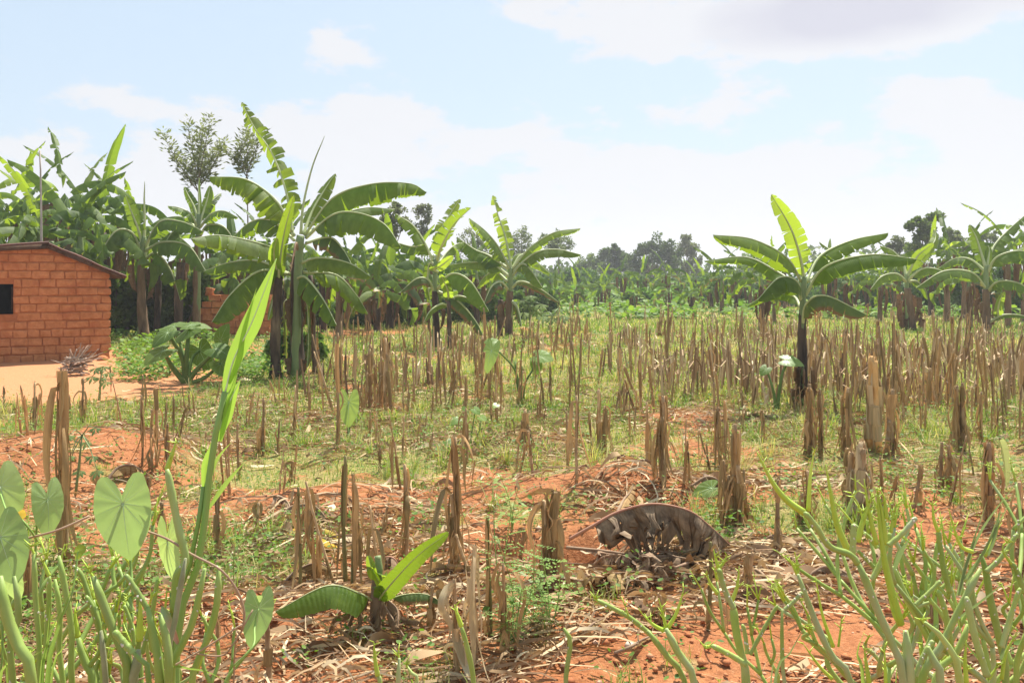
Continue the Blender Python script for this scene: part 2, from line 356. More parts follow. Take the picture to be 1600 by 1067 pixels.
# ---------------------------------------------------------------- ground
def ground_material():
    m, nt, N, L = nodes('ground'); out = N.new('ShaderNodeOutputMaterial'); tc = N.new('ShaderNodeTexCoord'); P = tc.outputs['Object']
    a = N.new('ShaderNodeAttribute'); a.attribute_name = 'cover'; y = N.new('ShaderNodeAttribute'); y.attribute_name = 'yard'
    n1 = tex(N, L, P, 1.3, 6); n2 = tex(N, L, P, 14, 6, 0.7); n3 = tex(N, L, P, 60, 4, 0.7)
    soil = mix(N, L, ramp(N, L, n1, 0.3, 0.7), (0.34, 0.130, 0.052), (0.46, 0.205, 0.092))
    soil = mix(N, L, ramp(N, L, n2, 0.45, 0.72), soil, (0.24, 0.085, 0.035))
    soil = mix(N, L, ramp(N, L, n3, 0.55, 0.85), soil, (0.58, 0.32, 0.17))
    soil = mix(N, L, y.outputs['Fac'], soil, mix(N, L, n2, (0.56, 0.275, 0.135), (0.46, 0.20, 0.095)))
    gr = mix(N, L, ramp(N, L, n2, 0.35, 0.65), (0.20, 0.20, 0.06), (0.42, 0.30, 0.14))
    gr = mix(N, L, ramp(N, L, n1, 0.45, 0.7), gr, (0.30, 0.28, 0.09))
    s = N.new('ShaderNodeMath'); s.operation = 'ADD'; L.new(a.outputs['Fac'], s.inputs[0]); L.new(n2, s.inputs[1])
    col = mix(N, L, ramp(N, L, s.outputs[0], 0.85, 1.15), soil, gr)
    b = bump(N, L, n2, 0.8, 0.05); 
    b2 = N.new('ShaderNodeBump'); b2.inputs['Strength'].default_value = 0.6; b2.inputs['Distance'].default_value = 0.012; L.new(n3, b2.inputs['Height']); L.new(b, b2.inputs['Normal'])
    L.new(pbsdf(N, L, col, 0.95, 0.1, b2.outputs[0]), out.inputs[0]); return m
def build_ground():
    ys = np.concatenate([np.linspace(-6, 1.5, 20), 1.5 * (2500 / 1.5) ** (np.linspace(0, 1, 620)[1:])]); nx = 560
    us = np.linspace(-1, 1, nx); us = np.sign(us) * (0.7 * np.abs(us) + 0.3 * us ** 4)
    hw = 7 + 0.95 * np.maximum(ys, 0)
    X = us[None, :] * hw[:, None]; Y = np.repeat(ys[:, None], nx, 1)
    Z = gz(X, Y)
    c = coverf(X, Y)
    nearf = np.clip(1 - (Y - 7) / 9, 0, 1)
    Z = Z + nearf * (fbm(X * 11, Y * 11, 31, 3) - 0.5) * 0.045 * (1.25 - c)
    V = np.stack([X, Y, Z], -1).reshape(-1, 3); i = np.arange((len(ys) - 1) * nx).reshape(-1, nx)[:, :-1].ravel()
    q = np.stack([i, i + 1, i + nx + 1, i + nx], 1)
    g = np_mesh('ground', V, q, None, {'cover': c.ravel(), 'yard': yardf(X, Y).ravel()}, ground_material())
    tagp(g, kind='structure')
build_ground()

# ---------------------------------------------------------------- stuff on the ground
def scatter(n, y0, y1, spread=0.66, power=1.0, seed=0, margin=2.0):
    n = int(n * 1.3)
    rs = np.random.RandomState(seed); t = rs.rand(n)
    y = 1 / (1 / y0 + t * (1 / y1 - 1 / y0)) if power == 1 else y0 * (y1 / y0) ** t     # even over picture rows
    x = (rs.rand(n) * 2 - 1) * (y * spread + margin); return x, y, rs
def grass_mesh(name, label, n, y0, y1, hh, ww, seed, tone0, matr, power=1, thr=0.25, curl=0.5, clumps=0):
    x, y, rs = scatter(n, y0, y1, power=power, seed=seed); n = len(x)
    if clumps:
        k = rs.randint(0, clumps, n); x = x[k] + rs.normal(0, 0.05, n) * (0.3 + y[k] * 0.03); y = y[k] + rs.normal(0, 0.05, n) * (0.3 + y[k] * 0.03)
    c = coverf(x, y); keep = c > thr + rs.rand(n) * 0.5; x = x[keep]; y = y[keep]; n = len(x); c = c[keep]
    z = gz(x, y) - 0.01; patch = fbm(x * 0.45, y * 0.45, 41)
    h = hh * (0.35 + rs.rand(n) ** 1.5) * (0.5 + patch) ; h = h * (1 - 0.35 * sstep(18, 40, y)); w = ww * (0.6 + 0.8 * rs.rand(n)) * np.maximum(1, y / 7.0)
    a = rs.rand(n) * 2 * np.pi; fa = a + np.pi / 2 + rs.normal(0, .4, n); lean = curl * (0.2 + 1.9 * rs.rand(n)) * h
    dx, dy = np.cos(a) * w / 2, np.sin(a) * w / 2; lx, ly = np.cos(fa) * lean, np.sin(fa) * lean
    V = np.empty((n, 5, 3)); V[:, 0] = np.stack([x - dx, y - dy, z], 1); V[:, 1] = np.stack([x + dx, y + dy, z], 1)
    V[:, 2] = np.stack([x - dx * .75 + lx * .35, y - dy * .75 + ly * .35, z + h * .6], 1); V[:, 3] = np.stack([x + dx * .75 + lx * .35, y + dy * .75 + ly * .35, z + h * .6], 1)
    V[:, 4] = np.stack([x + lx, y + ly, z + h * (1 - curl * .35)], 1)
    b = np.arange(n) * 5; q = np.stack([b, b + 1, b + 3, b + 2], 1); t = np.stack([b + 2, b + 3, b + 4], 1)
    tone = np.clip(tone0 + (patch - .5) * 0.9 + rs.normal(0, .26, n), 0, 1)
    o = np_mesh(name, V.reshape(-1, 3), q, t, {'tone': np.repeat(tone, 5)}, matr)
    return tagp(o, label, 'grass', kind='stuff')
GRM = attrmat('grass_mix', [(0, (0.11, 0.185, 0.03)), (0.45, (0.21, 0.285, 0.055)), (0.65, (0.37, 0.36, 0.12)), (1, (0.58, 0.46, 0.25))], 0.35)
grass_mesh('grass', 'short green grass growing between the maize stubble close by', 80000, 3.2, 11, 0.11, 0.0045, 1, 0.42, GRM)
grass_mesh('grass', 'mixed green and straw grass across the middle of the field', 130000, 8.5, 36, 0.15, 0.0055, 2, 0.45, GRM, power=2)
grass_mesh('grass', 'pale grass at the far side of the stubble field', 60000, 26, 75, 0.24, 0.006, 3, 0.36, GRM, power=2)
grass_mesh('tall_grass', 'loose tufts of longer grass among the stalks', 30000, 4.2, 28, 0.26, 0.005, 4, 0.5, GRM, power=2, clumps=900, curl=0.8)

def build_weeds(name, label, nplants, y0, y1, seed, size, mat_, leaves=16, thr=0.1, tone0=0.3, rad=0.10, boxpx=None):
    x, y, rs = scatter(nplants, y0, y1, seed=seed, power=2)
    if boxpx:
        nplants = len(x); px = boxpx[0] + rs.rand(nplants) * (boxpx[1] - boxpx[0]); py = boxpx[2] + rs.rand(nplants) * (boxpx[3] - boxpx[2]); y = CH * F / (py - HY); x = (px - 800) / F * y
    keep = coverf(x, y) > thr + rs.rand(len(x)) * 0.3 if thr > 0 else (fbm(x * .9, y * .6, 66) > .40 + .16 * rs.rand(len(x))); x = x[keep]; y = y[keep]; n = len(x)
    gzv = gz(x, y); m = n * leaves; pi = np.repeat(np.arange(n), leaves)
    sc = (0.6 + rs.rand(n))[pi]; an = rs.rand(m) * 2 * np.pi; rr = np.sqrt(rs.rand(m)) * rad * sc; hh = rs.rand(m) * rad * 1.4 * sc
    c = np.stack([x[pi] + np.cos(an) * rr, y[pi] + np.sin(an) * rr, gzv[pi] + 0.01 + hh], 1)
    d = np.stack([np.cos(an + rs.normal(0, .5, m)), np.sin(an + rs.normal(0, .5, m)), rs.normal(0.0, .35, m)], 1); d /= np.linalg.norm(d, axis=1)[:, None]
    s = np.cross(d, np.stack([rs.normal(0, .35, m), rs.normal(0, .35, m), np.ones(m)], 1)); s /= np.linalg.norm(s, axis=1)[:, None]
    L_ = (size * (0.6 + 0.8 * rs.rand(m)) * sc * np.maximum(1, y[pi] / 12))[:, None]; w_ = L_ * 0.34
    up = np.cross(s, d) * L_ * .08
    V = np.stack([c, c + d * L_ * .35 + s * w_, c + d * L_ * .75 + s * w_ * .8, c + d * L_, c + d * L_ * .75 - s * w_ * .8, c + d * L_ * .35 - s * w_, c + d * L_ * .5 - up], 1)
    b = np.arange(m) * 7; t = np.concatenate([np.stack([b + i, b + (i + 1) % 6, b + 6], 1) for i in range(6)])
    o = np_mesh(name, V.reshape(-1, 3), None, t, {'tone': np.repeat(np.clip(tone0 + rs.normal(0, .16, m), 0, 1), 7)}, mat_)
    return tagp(o, label, 'weeds', kind='stuff')
WDM = attrmat('weed_mix', [(0, (0.07, 0.15, 0.03)), (0.5, (0.15, 0.25, 0.04)), (0.8, (0.26, 0.36, 0.06)), (1, (0.40, 0.42, 0.14))], 0.35)
build_weeds('weeds', 'small round leaved weeds between the stubble', 4200, 3.3, 26, 11, 0.020, WDM)
build_weeds('weeds', 'bright broadleaf weeds on the near red soil', 300, 3.3, 7, 12, 0.019, WDM, 26, 0.0, 0.45, 0.07)
build_weeds('low_vegetation', 'low green plants around the foot of the banana stems left of centre', 360, 12, 19, 13, 0.045, WDM, 30, 0, 0.40, 0.15, (178, 430, 512, 596))
build_weeds('low_vegetation', 'low green crop plants beyond the far edge of the stubble field', 900, 45, 70, 14, 0.10, WDM, 20, 0, 0.4, 0.55, (800, 1600, 458, 478))
build_weeds('low_vegetation', 'scattered low green plants at the far side of the field', 500, 30, 60, 16, 0.07, WDM, 20, 0, 0.45, 0.22, (640, 1600, 468, 500))
build_weeds('low_vegetation', 'leafy undergrowth below the banana grove left of centre', 500, 45, 70, 15, 0.10, WDM, 20, 0, 0.2, 0.5, (480, 800, 468, 492))

def litter(name, label, n, y0, y1, seed, len_, wid, mat_, extra=(), thr=None):
    x, y, rs = scatter(n, y0, y1, seed=seed); n = len(x)
    band = fbm(x * 0.8, y * 0.8, 55); k = band > 0.46 + rs.rand(n) * .12; x, y = x[k], y[k]
    for (px, py, rx, ry, m) in extra:
        cx, cy = G(px, py); x = np.append(x, cx + rs.normal(0, rx, m)); y = np.append(y, np.maximum(3.0, cy + rs.normal(0, ry, m)))
    n = len(x); yd = yardf(x, y); k = rs.rand(n) > yd * .93; x, y = x[k], y[k]; n = len(x)
    a = rs.rand(n) * np.pi * 2; a = np.where(rs.rand(n) < .5, rs.normal(0, .5, n), a); L_ = len_ * (0.3 + rs.rand(n) ** 2 * 1.4); w = wid * (.4 + rs.rand(n)) * np.maximum(1, y / 9); bend = rs.normal(0, .5, n)
    rows = []; K = 5; tw = rs.rand(n) * np.pi; twr = rs.normal(0, 1.2, n); hgt = rs.rand(n) ** 2 * 0.05
    for i in range(K):
        t = i / (K - 1) - .5; aa = a + bend * t; cx = x + np.cos(aa) * L_ * t; cy = y + np.sin(aa) * L_ * t
        cz = gz(cx, cy) + 0.012 + hgt * (1 - 3 * t * t) + 0.018 * np.abs(np.sin(tw + 3 * t)); ww = w * (1 - 1.5 * t * t) * .5; th = tw + twr * t
        ox, oy, oz = -np.sin(aa) * np.cos(th) * ww, np.cos(aa) * np.cos(th) * ww, np.sin(th) * ww
        rows.append(np.stack([cx - ox, cy - oy, cz - oz + np.abs(oz)], 1)); rows.append(np.stack([cx + ox, cy + oy, cz + oz + np.abs(oz)], 1))
    V = np.stack(rows, 1); b = np.arange(n) * 2 * K
    q = np.concatenate([np.stack([b + 2 * i, b + 2 * i + 1, b + 2 * i + 3, b + 2 * i + 2], 1) for i in range(K - 1)])
    o = np_mesh(name, V.reshape(-1, 3), q, None, {'tone': np.repeat(rs.rand(n), 2 * K)}, mat_)
    return tagp(o, label, 'dead leaves', kind='stuff')
LIT = attrmat('litter_mix', [(0, (0.15, 0.09, 0.05)), (0.3, (0.32, 0.20, 0.11)), (0.7, (0.52, 0.38, 0.21)), (1, (0.72, 0.60, 0.40))], 0.15, (1, .8, .5), 0.85)
EX = ((300, 715, .35, .3, 350), (620, 690, .9, .5, 1100), (560, 670, 1.2, .4, 700), (460, 660, .7, .5, 500), (760, 660, .8, .5, 600), (830, 700, .35, .4, 450), (1220, 670, .7, .35, 500), (1250, 760, .5, .2, 350),
      (1290, 660, .9, .3, 500), (490, 830, .4, .25, 420), (540, 860, .4, .25, 300), (700, 780, .35, .4, 200), (1000, 870, .5, .2, 380), (1180, 880, .5, .2, 300), (960, 800, .3, .2, 160), (1080, 770, .4, .3, 260), (1290, 880, .35, .15, 160),
      (1250, 940, .3, .12, 160), (700, 960, .3, .15, 160), (560, 930, .3, .15, 160), (1480, 900, .3, .15, 120), (130, 800, .5, .4, 200), (60, 650, 1, .5, 200), (260, 640, .8, .6, 260), (1180, 560, 1.2, 1, 300), (1040, 575, 1, .8, 300), (640, 620, 1.6, 1.5, 900), (900, 640, 1.6, 1.5, 900), (1150, 640, 1.6, 1.5, 800), (1450, 650, 1.8, 1.5, 900), (1350, 740, .8, .6, 500), (350, 660, 1.2, 1.0, 600), (1500, 580, 2, 2, 700), (900, 545, 3, 3, 900))
litter('leaf_litter', 'dry straw coloured maize leaves and stalks lying over the field', 11000, 3.3, 26, 61, 0.30, 0.011, LIT, EX)
litter('broad_leaf_litter', 'broad curled brown dead leaf pieces on the ground', 420, 3.3, 14, 62, 0.18, 0.036, LIT, [(a, b, c, d, int(m * .10)) for a, b, c, d, m in EX])

def clods():
    x, y, rs = scatter(5200, 3.2, 12, seed=71); c = coverf(x, y); k = c < 0.45; x, y = x[k], y[k]; n = len(x)
    s = 0.006 + 0.022 * rs.rand(n) ** 3; z = gz(x, y) + s * .3
    base = np.array([(1, 0, 0), (-1, 0, 0), (0, 1, 0), (0, -1, 0), (0, 0, 1), (0, 0, -1)], float)
    V = base[None] * (s[:, None, None] * (0.7 + 0.7 * rs.rand(n, 6, 1))) * np.array([1, 1, .7]); an = rs.rand(n) * 6.28; ca, sa = np.cos(an)[:, None], np.sin(an)[:, None]
    V = np.stack([V[..., 0] * ca - V[..., 1] * sa + x[:, None], V[..., 0] * sa + V[..., 1] * ca + y[:, None], V[..., 2] + z[:, None]], -1); b = np.arange(n) * 6
    F_ = [(0, 2, 4), (2, 1, 4), (1, 3, 4), (3, 0, 4), (2, 0, 5), (1, 2, 5), (3, 1, 5), (0, 3, 5)]
    t = np.concatenate([np.stack([b + i, b + j, b + k_], 1) for i, j, k_ in F_])
    m = attrmat('clod', [(0, (0.34, 0.12, 0.05)), (.8, (0.50, 0.22, 0.10)), (1, (0.6, 0.42, 0.3))], 0, rough=.95)
    tagp(np_mesh('soil_clods', V.reshape(-1, 3), None, t, {'tone': np.repeat(rs.rand(n), 6)}, m), 'small crumbs and clods of red soil', 'soil clods', kind='stuff')
clods()

# ---------------------------------------------------------------- banana leaves and plants
def banana_leaf(mb, pts, width, droop=45, roll=0, tear=0.4, seed=0, petiole=0.12, curl=22, side=None, n=72, mat=0, miss=0.0, K=3, onlyside=None):
    """blade hung along a midrib curve; side = horizontal direction across the leaf; tear = how often and how far strips split"""
    rnd = random.Random(seed); C = curve(pts, n)
    h = (C[-1] - C[0]); hv = Vector((h.x, h.y, 0))
    if side is None:
        side = Vector((-hv.y, hv.x, 0)).normalized() if hv.length > 1e-3 else Vector((1, 0, 0))
    side = Vector(side).normalized()
    i0 = max(1, int(n * petiole)); T = []
    for i in range(n): T.append((C[min(i + 1, n - 1)] - C[max(i - 1, 0)]).normalized())
    Ls = [0.0]
    for i in range(1, n): Ls.append(Ls[-1] + (C[i] - C[i - 1]).length)
    ph = rnd.random() * 6
    for sg in (-1, 1):
        if onlyside and sg != onlyside: continue
        i = i0
        while i < n - 1:
            g = rnd.choice((1, 2, 2, 3, 4, 6)) if rnd.random() < tear * 1.15 else rnd.choice((5, 9, 14))
            j = min(n - 1, i + g)
            if rnd.random() < miss: i = j; continue
            extra = rnd.gauss(0, 15) * min(1.2, tear * 1.2); hang = rnd.random() * tear * 0.5; short = 1 - rnd.random() * tear * 0.25; gap = 0.01 + min(1, tear * 3) * 0.07 + 0.25 * tear * rnd.random()
            rows = []; uvs = []
            for k in range(i, j + 1):
                t = (k - i0) / (n - 1 - i0); w = width * min(1, (t / 0.14 + 0.05)) ** 0.65 * max(0.0, 1 - t ** 5) ** 0.6 * (1.04 - 0.22 * t)
                w *= short * (1 + 0.02 * math.sin(k * .9 + ph)); Tn = T[k]
                nrm = side.cross(Tn).normalized()
                if nrm.z < 0 and abs(roll) < 1 and abs(Tn.z) < 0.93: nrm = -nrm
                M_ = Matrix.Rotation(math.radians(roll), 3, Tn); S = M_ @ side; S = (S - Tn * S.dot(Tn)).normalized(); Nn = M_ @ nrm
                row = [C[k]]; uv = [(Ls[k] * 1.0, 0)]; p = C[k].copy(); mid = (i + j) / 2
                for q in range(1, K + 1):
                    v = q / K; a = math.radians(droop * (0.85 if q == 1 else 1) + extra + curl * (v - 0.3)); d = S * sg * math.cos(a) - Nn * math.sin(a)
                    d = (d * (1 - hang * v) + Vector((0, 0, -1)) * hang * v + Tn * 0.16).normalized()
                    p = p + d * (w / K); pull = (mid - k) / max(1, j - i) * gap * v ** 2.6
                    step = (Ls[j] - Ls[i]); pp = p + Tn * pull * step + Nn * width * 0.02 * math.sin(k * 2.4 + ph) * v
                    row.append(pp); uv.append((Ls[k], sg * v))
                rows.append(row); uvs.append(uv)
            mb.quadstrip(rows, mat, uvs); i = j
    return C
def leaf_object(parent, origin, pts, width, mats=None, r=0.016, rib=True, name='leaf', rib_mat=None, **kw):
    mb = MB(); C = banana_leaf(mb, pts, width, **kw); o = mb.build(name, mats or BAN, parent, origin)
    if rib:
        rb = MB(); n = len(C); rb.tube(C[::2] + [C[-1]], [max(r * 0.16, r * (1 - 0.92 * (i / (n / 2)))) for i in range(len(C[::2]) + 1)], 6)
        rb.build('midrib', rib_mat or RIB, o, origin)
    return o
def trunk_object(parent, origin, pts, r0, r1, mat_=TRK, name='trunk', seed=0):
    rnd = random.Random(seed); C = curve(pts, 12); mb = MB()
    mb.tube(C, [lerp(r0, r1, i / 11) * (1 + rnd.uniform(-.07, .07)) * (1.25 if i == 0 else 1) for i in range(12)], 10, jit=0.07, rnd=rnd)
    return mb.build(name, mat_, parent, origin)
def dead_skirt(parent, origin, top, n, ln, seed, w=0.07, mat_=BAND, r=0.1):
    rnd = random.Random(seed)
    for i in range(n):
        a = rnd.uniform(0, 6.28); L_ = ln * rnd.uniform(.6, 1.15); c = Vector((math.cos(a), math.sin(a), 0))
        t0 = top + Vector((0, 0, rnd.uniform(-.25, .15) * ln)); pts = [t0 + c * r * .6, t0 + c * (r + .12 * ln) + Vector((0, 0, .02)), t0 + c * (r + .13 * ln) - Vector((0, 0, L_ * .5)), t0 + c * (r + .05 * ln) - Vector((0, 0, L_))]
        leaf_object(parent, origin, pts, w * rnd.uniform(.7, 1.3), mat_, 0.008, rib=False, name='dead_leaf', droop=rnd.uniform(50, 80), tear=0.8, seed=seed + i, n=18, K=2, curl=50)
# hero plants: every leaf follows the photograph's leaf at the plant's own distance
def hero_banana(label, base, trunks, leaves, seed=0, d=None, skirt=None, group=None, name='banana_plant', rr=1.0):
    x, y = G(*base) if d is None else ((base[0] - 800) / F * d, d)
    d = y; o = Vector((x, y, float(gz(x, y)))); t = thing(name, o, label, 'banana plant', group)
    for i, (pts, r0, r1, m, dz) in enumerate(trunks):
        r0 *= .85; r1 *= .85
        P = [at(px, py, d + dz) for px, py in pts]; P[0].z = float(gz(P[0].x, P[0].y)) - 0.03
        s = d / F; trunk_object(t, o, P, r0 * s, r1 * s, m, 'trunk' if m is not SHE else 'green_sheath', seed + i)
    for i, lf in enumerate(leaves):
        pts, w, zo = lf[0], lf[1], lf[2]; kw = dict(lf[3]) if len(lf) > 3 else {}
        n = len(pts); s = d / F
        P = [at(px, py, d + zo * (k / (n - 1)) ** 0.8) for k, (px, py) in enumerate(pts)]
        m = kw.pop('m', BAN); dead = m in (BAND, BANG); kw.setdefault('seed', seed * 50 + i); kw.setdefault('tear', 0.4)
        leaf_object(t, o, P, w * s, m, r=rr * 2.6 * s, name='dead_leaf' if dead else 'leaf', rib_mat=RIBD if dead else RIB, rib=kw.pop('rib', True), **kw)
    if skirt:
        for (px, py, k, ln, w) in skirt: dead_skirt(t, o, at(px, py, d), k, ln * d / F, seed + k, w * d / F, BAND, 5 * d / F)
    return t
Xs = (1, 0, 0)                    # blade facing the viewer: side direction along the picture
FACE = dict(side=Xs, droop=14, curl=10, roll=0)
hero_banana('largest banana plant with a tall torn leaf and dark trunks, right of the brick hut', (465, 590),
  [([(465, 592), (464, 520), (462, 440), (466, 400)], 13, 9, TRK, 0), ([(431, 587), (430, 520), (436, 430)], 10, 7, TRK, -.25), ([(462, 450), (466, 410), (470, 368)], 9, 7, SHE, -.05), ([(492, 575), (489, 500), (485, 430)], 5, 4.5, TRK, .5)],
  [([(458, 370), (447, 300), (425, 240), (398, 200), (377, 160)], 24, .5, dict(FACE, tear=.95, droop=34, roll=-25)),
   ([(456, 362), (432, 315), (385, 281), (327, 276)], 38, -.5, dict(tear=.75, droop=62)),
   ([(460, 368), (430, 318), (405, 292), (382, 279)], 24, 1.0, dict(tear=.6, droop=50)),
   ([(470, 366), (474, 320), (488, 260), (507, 213)], 6, .1, dict(side=Xs, droop=65, tear=0, curl=80)),
   ([(474, 366), (488, 330), (505, 300), (524, 271)], 17, .6, dict(FACE, tear=.3, droop=35)),
   ([(476, 368), (520, 310), (580, 288), (640, 287), (667, 301)], 38, -.6, dict(tear=.55, droop=58)),
   ([(478, 372), (520, 336), (560, 333), (600, 350), (626, 385)], 40, -1.2, dict(tear=.35, droop=56)),
   ([(478, 366), (520, 340), (570, 325), (617, 327)], 22, 1.6, dict(tear=.4, droop=50)),
   ([(460, 376), (425, 345), (392, 347), (360, 374)], 28, .9, dict(tear=.3, droop=55)),
   ([(458, 402), (410, 382), (345, 368), (298, 373)], 30, -1.4, dict(tear=.35, droop=55, petiole=.2)),
   ([(478, 380), (515, 371), (535, 388), (550, 414)], 25, -.7, dict(tear=.3, droop=60, m=BANO)),
   ([(468, 412), (500, 403), (545, 411), (579, 432)], 24, -1.2, dict(tear=.2, droop=62)),
   ([(462, 436), (478, 434), (504, 466), (526, 508)], 30, -1.0, dict(tear=.35, droop=66)),
   ([(450, 428), (405, 424), (362, 458), (331, 503)], 42, -1.0, dict(tear=.5, droop=60)),
   ([(452, 428), (405, 408), (360, 410), (318, 424)], 24, .4, dict(tear=.3, droop=52)),
   ([(474, 425), (525, 430), (556, 460), (575, 490)], 26, .8, dict(tear=.5, droop=60)),
   ([(440, 450), (436, 425), (444, 365), (459, 306)], 12, -.9, dict(FACE, tear=.1, m=BAN, roll=35)),
   ([(438, 448), (432, 420), (428, 395), (433, 372)], 10, -1.0, dict(FACE, tear=0, m=BANY)),
   ([(435, 446), (430, 460), (424, 480), (419, 500)], 9, -.4, dict(side=Xs, droop=40, m=BANY, tear=0)),
   ([(462, 450), (478, 470), (482, 520), (480, 575)], 10, -.3, dict(side=(1, .4, 0), droop=50, tear=1, m=BANO)),
   ([(448, 470), (444, 480), (446, 530), (447, 570)], 9, .4, dict(side=(1, .4, 0), droop=50, tear=1, m=BANO)),
   ([(466, 400), (463, 380), (458, 400), (454, 425)], 5, -.6, dict(m=BAND, tear=.4, droop=70))],
  seed=1, skirt=[(466, 470, 4, 60, 9), (488, 450, 5, 70, 10), (465, 560, 4, 30, 12)])
hero_banana('banana plant with slim black trunk and leaf folded against the sky, just left of centre', (683, 545),
  [([(684, 546), (681, 500), (679, 455)], 7, 5.5, TRK, 0), ([(679, 465), (680, 440), (681, 405)], 5, 4, SHE, 0), ([(703, 545), (702, 505), (701, 470)], 4.5, 3.5, TRK, -.6)],
  [([(681, 410), (690, 360), (703, 335), (719, 311)], 14, .6, dict(FACE, tear=.7, m=BANY, miss=.08)), ([(683, 408), (690, 385), (710, 350), (736, 325)], 17, -.7, dict(side=Xs, droop=30, roll=35, tear=.5)),
   ([(676, 408), (664, 380), (645, 352), (618, 334)], 20, .3, dict(tear=.6, droop=50)), ([(676, 402), (660, 385), (640, 385), (600, 372)], 18, 1.0, dict(tear=.4, droop=50)), ([(678, 455), (668, 437), (650, 436), (626, 456)], 14, -.5, dict(tear=.4, droop=60, m=BANO)),
   ([(683, 452), (706, 428), (735, 440), (764, 486)], 27, -.8, dict(tear=.3, droop=62)), ([(683, 455), (715, 470), (742, 500), (755, 524)], 17, -.3, dict(tear=.5, droop=62, m=BANO)), ([(701, 472), (700, 455), (694, 440), (688, 428)], 9, -.6, dict(FACE, m=BANY, tear=.2)),
   ([(679, 425), (690, 405), (708, 385), (725, 378)], 14, 1.2, dict(tear=.4, droop=50)), ([(702, 475), (715, 463), (740, 470), (755, 485)], 9, -.3, dict(tear=.2, droop=50)), ([(702, 480), (690, 475), (672, 486), (662, 504)], 8, -.8, dict(tear=.2, droop=50)), ([(680, 415), (672, 412), (668, 440), (672, 470)], 12, .2, dict(tear=.4, droop=65)), ([(684, 425), (678, 420), (689, 415), (708, 400)], 9, -.3, dict(FACE, m=BANY, tear=.1))],
  seed=2, skirt=[(681, 480, 3, 50, 6)])
hero_banana('banana plant near centre with yellow new leaf and two long leaves pointing right', (793, 525),
  [([(795, 526), (795, 490), (797, 455)], 8, 6, TRKB, 0), ([(781, 524), (781, 495), (782, 468)], 6, 5, TRK, .3), ([(797, 462), (798, 440), (799, 418)], 5, 4, SHE, 0)],
  [([(799, 420), (790, 372), (778, 335), (770, 305)], 13, .3, dict(FACE, tear=.85, m=BANY, miss=.12)), ([(796, 420), (778, 385), (757, 360), (733, 341)], 18, -.5, dict(tear=.6, droop=50)), ([(794, 420), (765, 400), (742, 390), (715, 371)], 22, .5, dict(tear=.4, droop=52)),
   ([(801, 420), (828, 388), (865, 364), (907, 357)], 15, -.4, dict(tear=.25, droop=45)), ([(802, 424), (835, 396), (870, 390), (908, 398)], 18, -.9, dict(tear=.2, droop=48)), ([(801, 430), (815, 413), (828, 420), (848, 450)], 17, -.6, dict(tear=.3, droop=60)),
   ([(796, 432), (768, 412), (735, 410), (702, 414)], 16, .4, dict(tear=.3, droop=55)), ([(794, 452), (782, 441), (768, 448), (756, 474)], 15, -.8, dict(tear=.5, droop=62, m=BANO)), ([(799, 450), (815, 440), (845, 452), (873, 472)], 9, -.5, dict(tear=.5, droop=60, m=BANO)),
   ([(799, 430), (820, 408), (840, 412), (860, 428)], 12, 1.0, dict(tear=.3, droop=55)), ([(798, 425), (812, 400), (830, 395), (836, 385)], 8, .6, dict(FACE, tear=.1)), ([(793, 440), (775, 425), (758, 432), (745, 450)], 13, .8, dict(tear=.3, droop=60)), ([(799, 470), (808, 480), (813, 498), (815, 510)], 9, -.5, dict(m=BANO, tear=.6, droop=60))],
  seed=3, skirt=[(796, 465, 5, 46, 8)])
hero_banana('lone banana plant with a bright upright leaf in the stubble on the right', (1256, 640),
  [([(1257, 641), (1254, 580), (1253, 520), (1255, 480)], 10, 7, TRK, 0), ([(1254, 530), (1254, 480), (1257, 432)], 7, 5, SHE, -.01)],
  [([(1257, 440), (1250, 400), (1235, 355), (1205, 304)], 19, -.2, dict(side=Xs, droop=12, curl=8, m=BANY, tear=.55, petiole=.08)), ([(1252, 440), (1228, 402), (1175, 374), (1114, 367)], 27, -.5, dict(tear=.15, droop=50)),
   ([(1252, 470), (1245, 440), (1217, 434), (1184, 468)], 30, -.6, dict(tear=.15, droop=60)), ([(1260, 440), (1282, 400), (1330, 376), (1388, 364)], 24, .5, dict(tear=.25, droop=52)), ([(1258, 462), (1290, 417), (1360, 398), (1433, 405)], 30, -.6, dict(tear=.1, droop=52)),
   ([(1254, 510), (1260, 475), (1290, 462), (1355, 492)], 28, -.5, dict(tear=.3, droop=60, m=BANO)), ([(1250, 450), (1215, 425), (1165, 402), (1100, 408)], 18, 1.0, dict(tear=.3, droop=50)), ([(1251, 480), (1238, 462), (1200, 460), (1168, 478)], 14, .9, dict(tear=.2, droop=55)), ([(1262, 440), (1290, 415), (1300, 395), (1280, 378)], 10, 1.4, dict(tear=.4, droop=45))],
  seed=4, skirt=[(1257, 565, 6, 58, 11), (1257, 600, 5, 38, 14)])
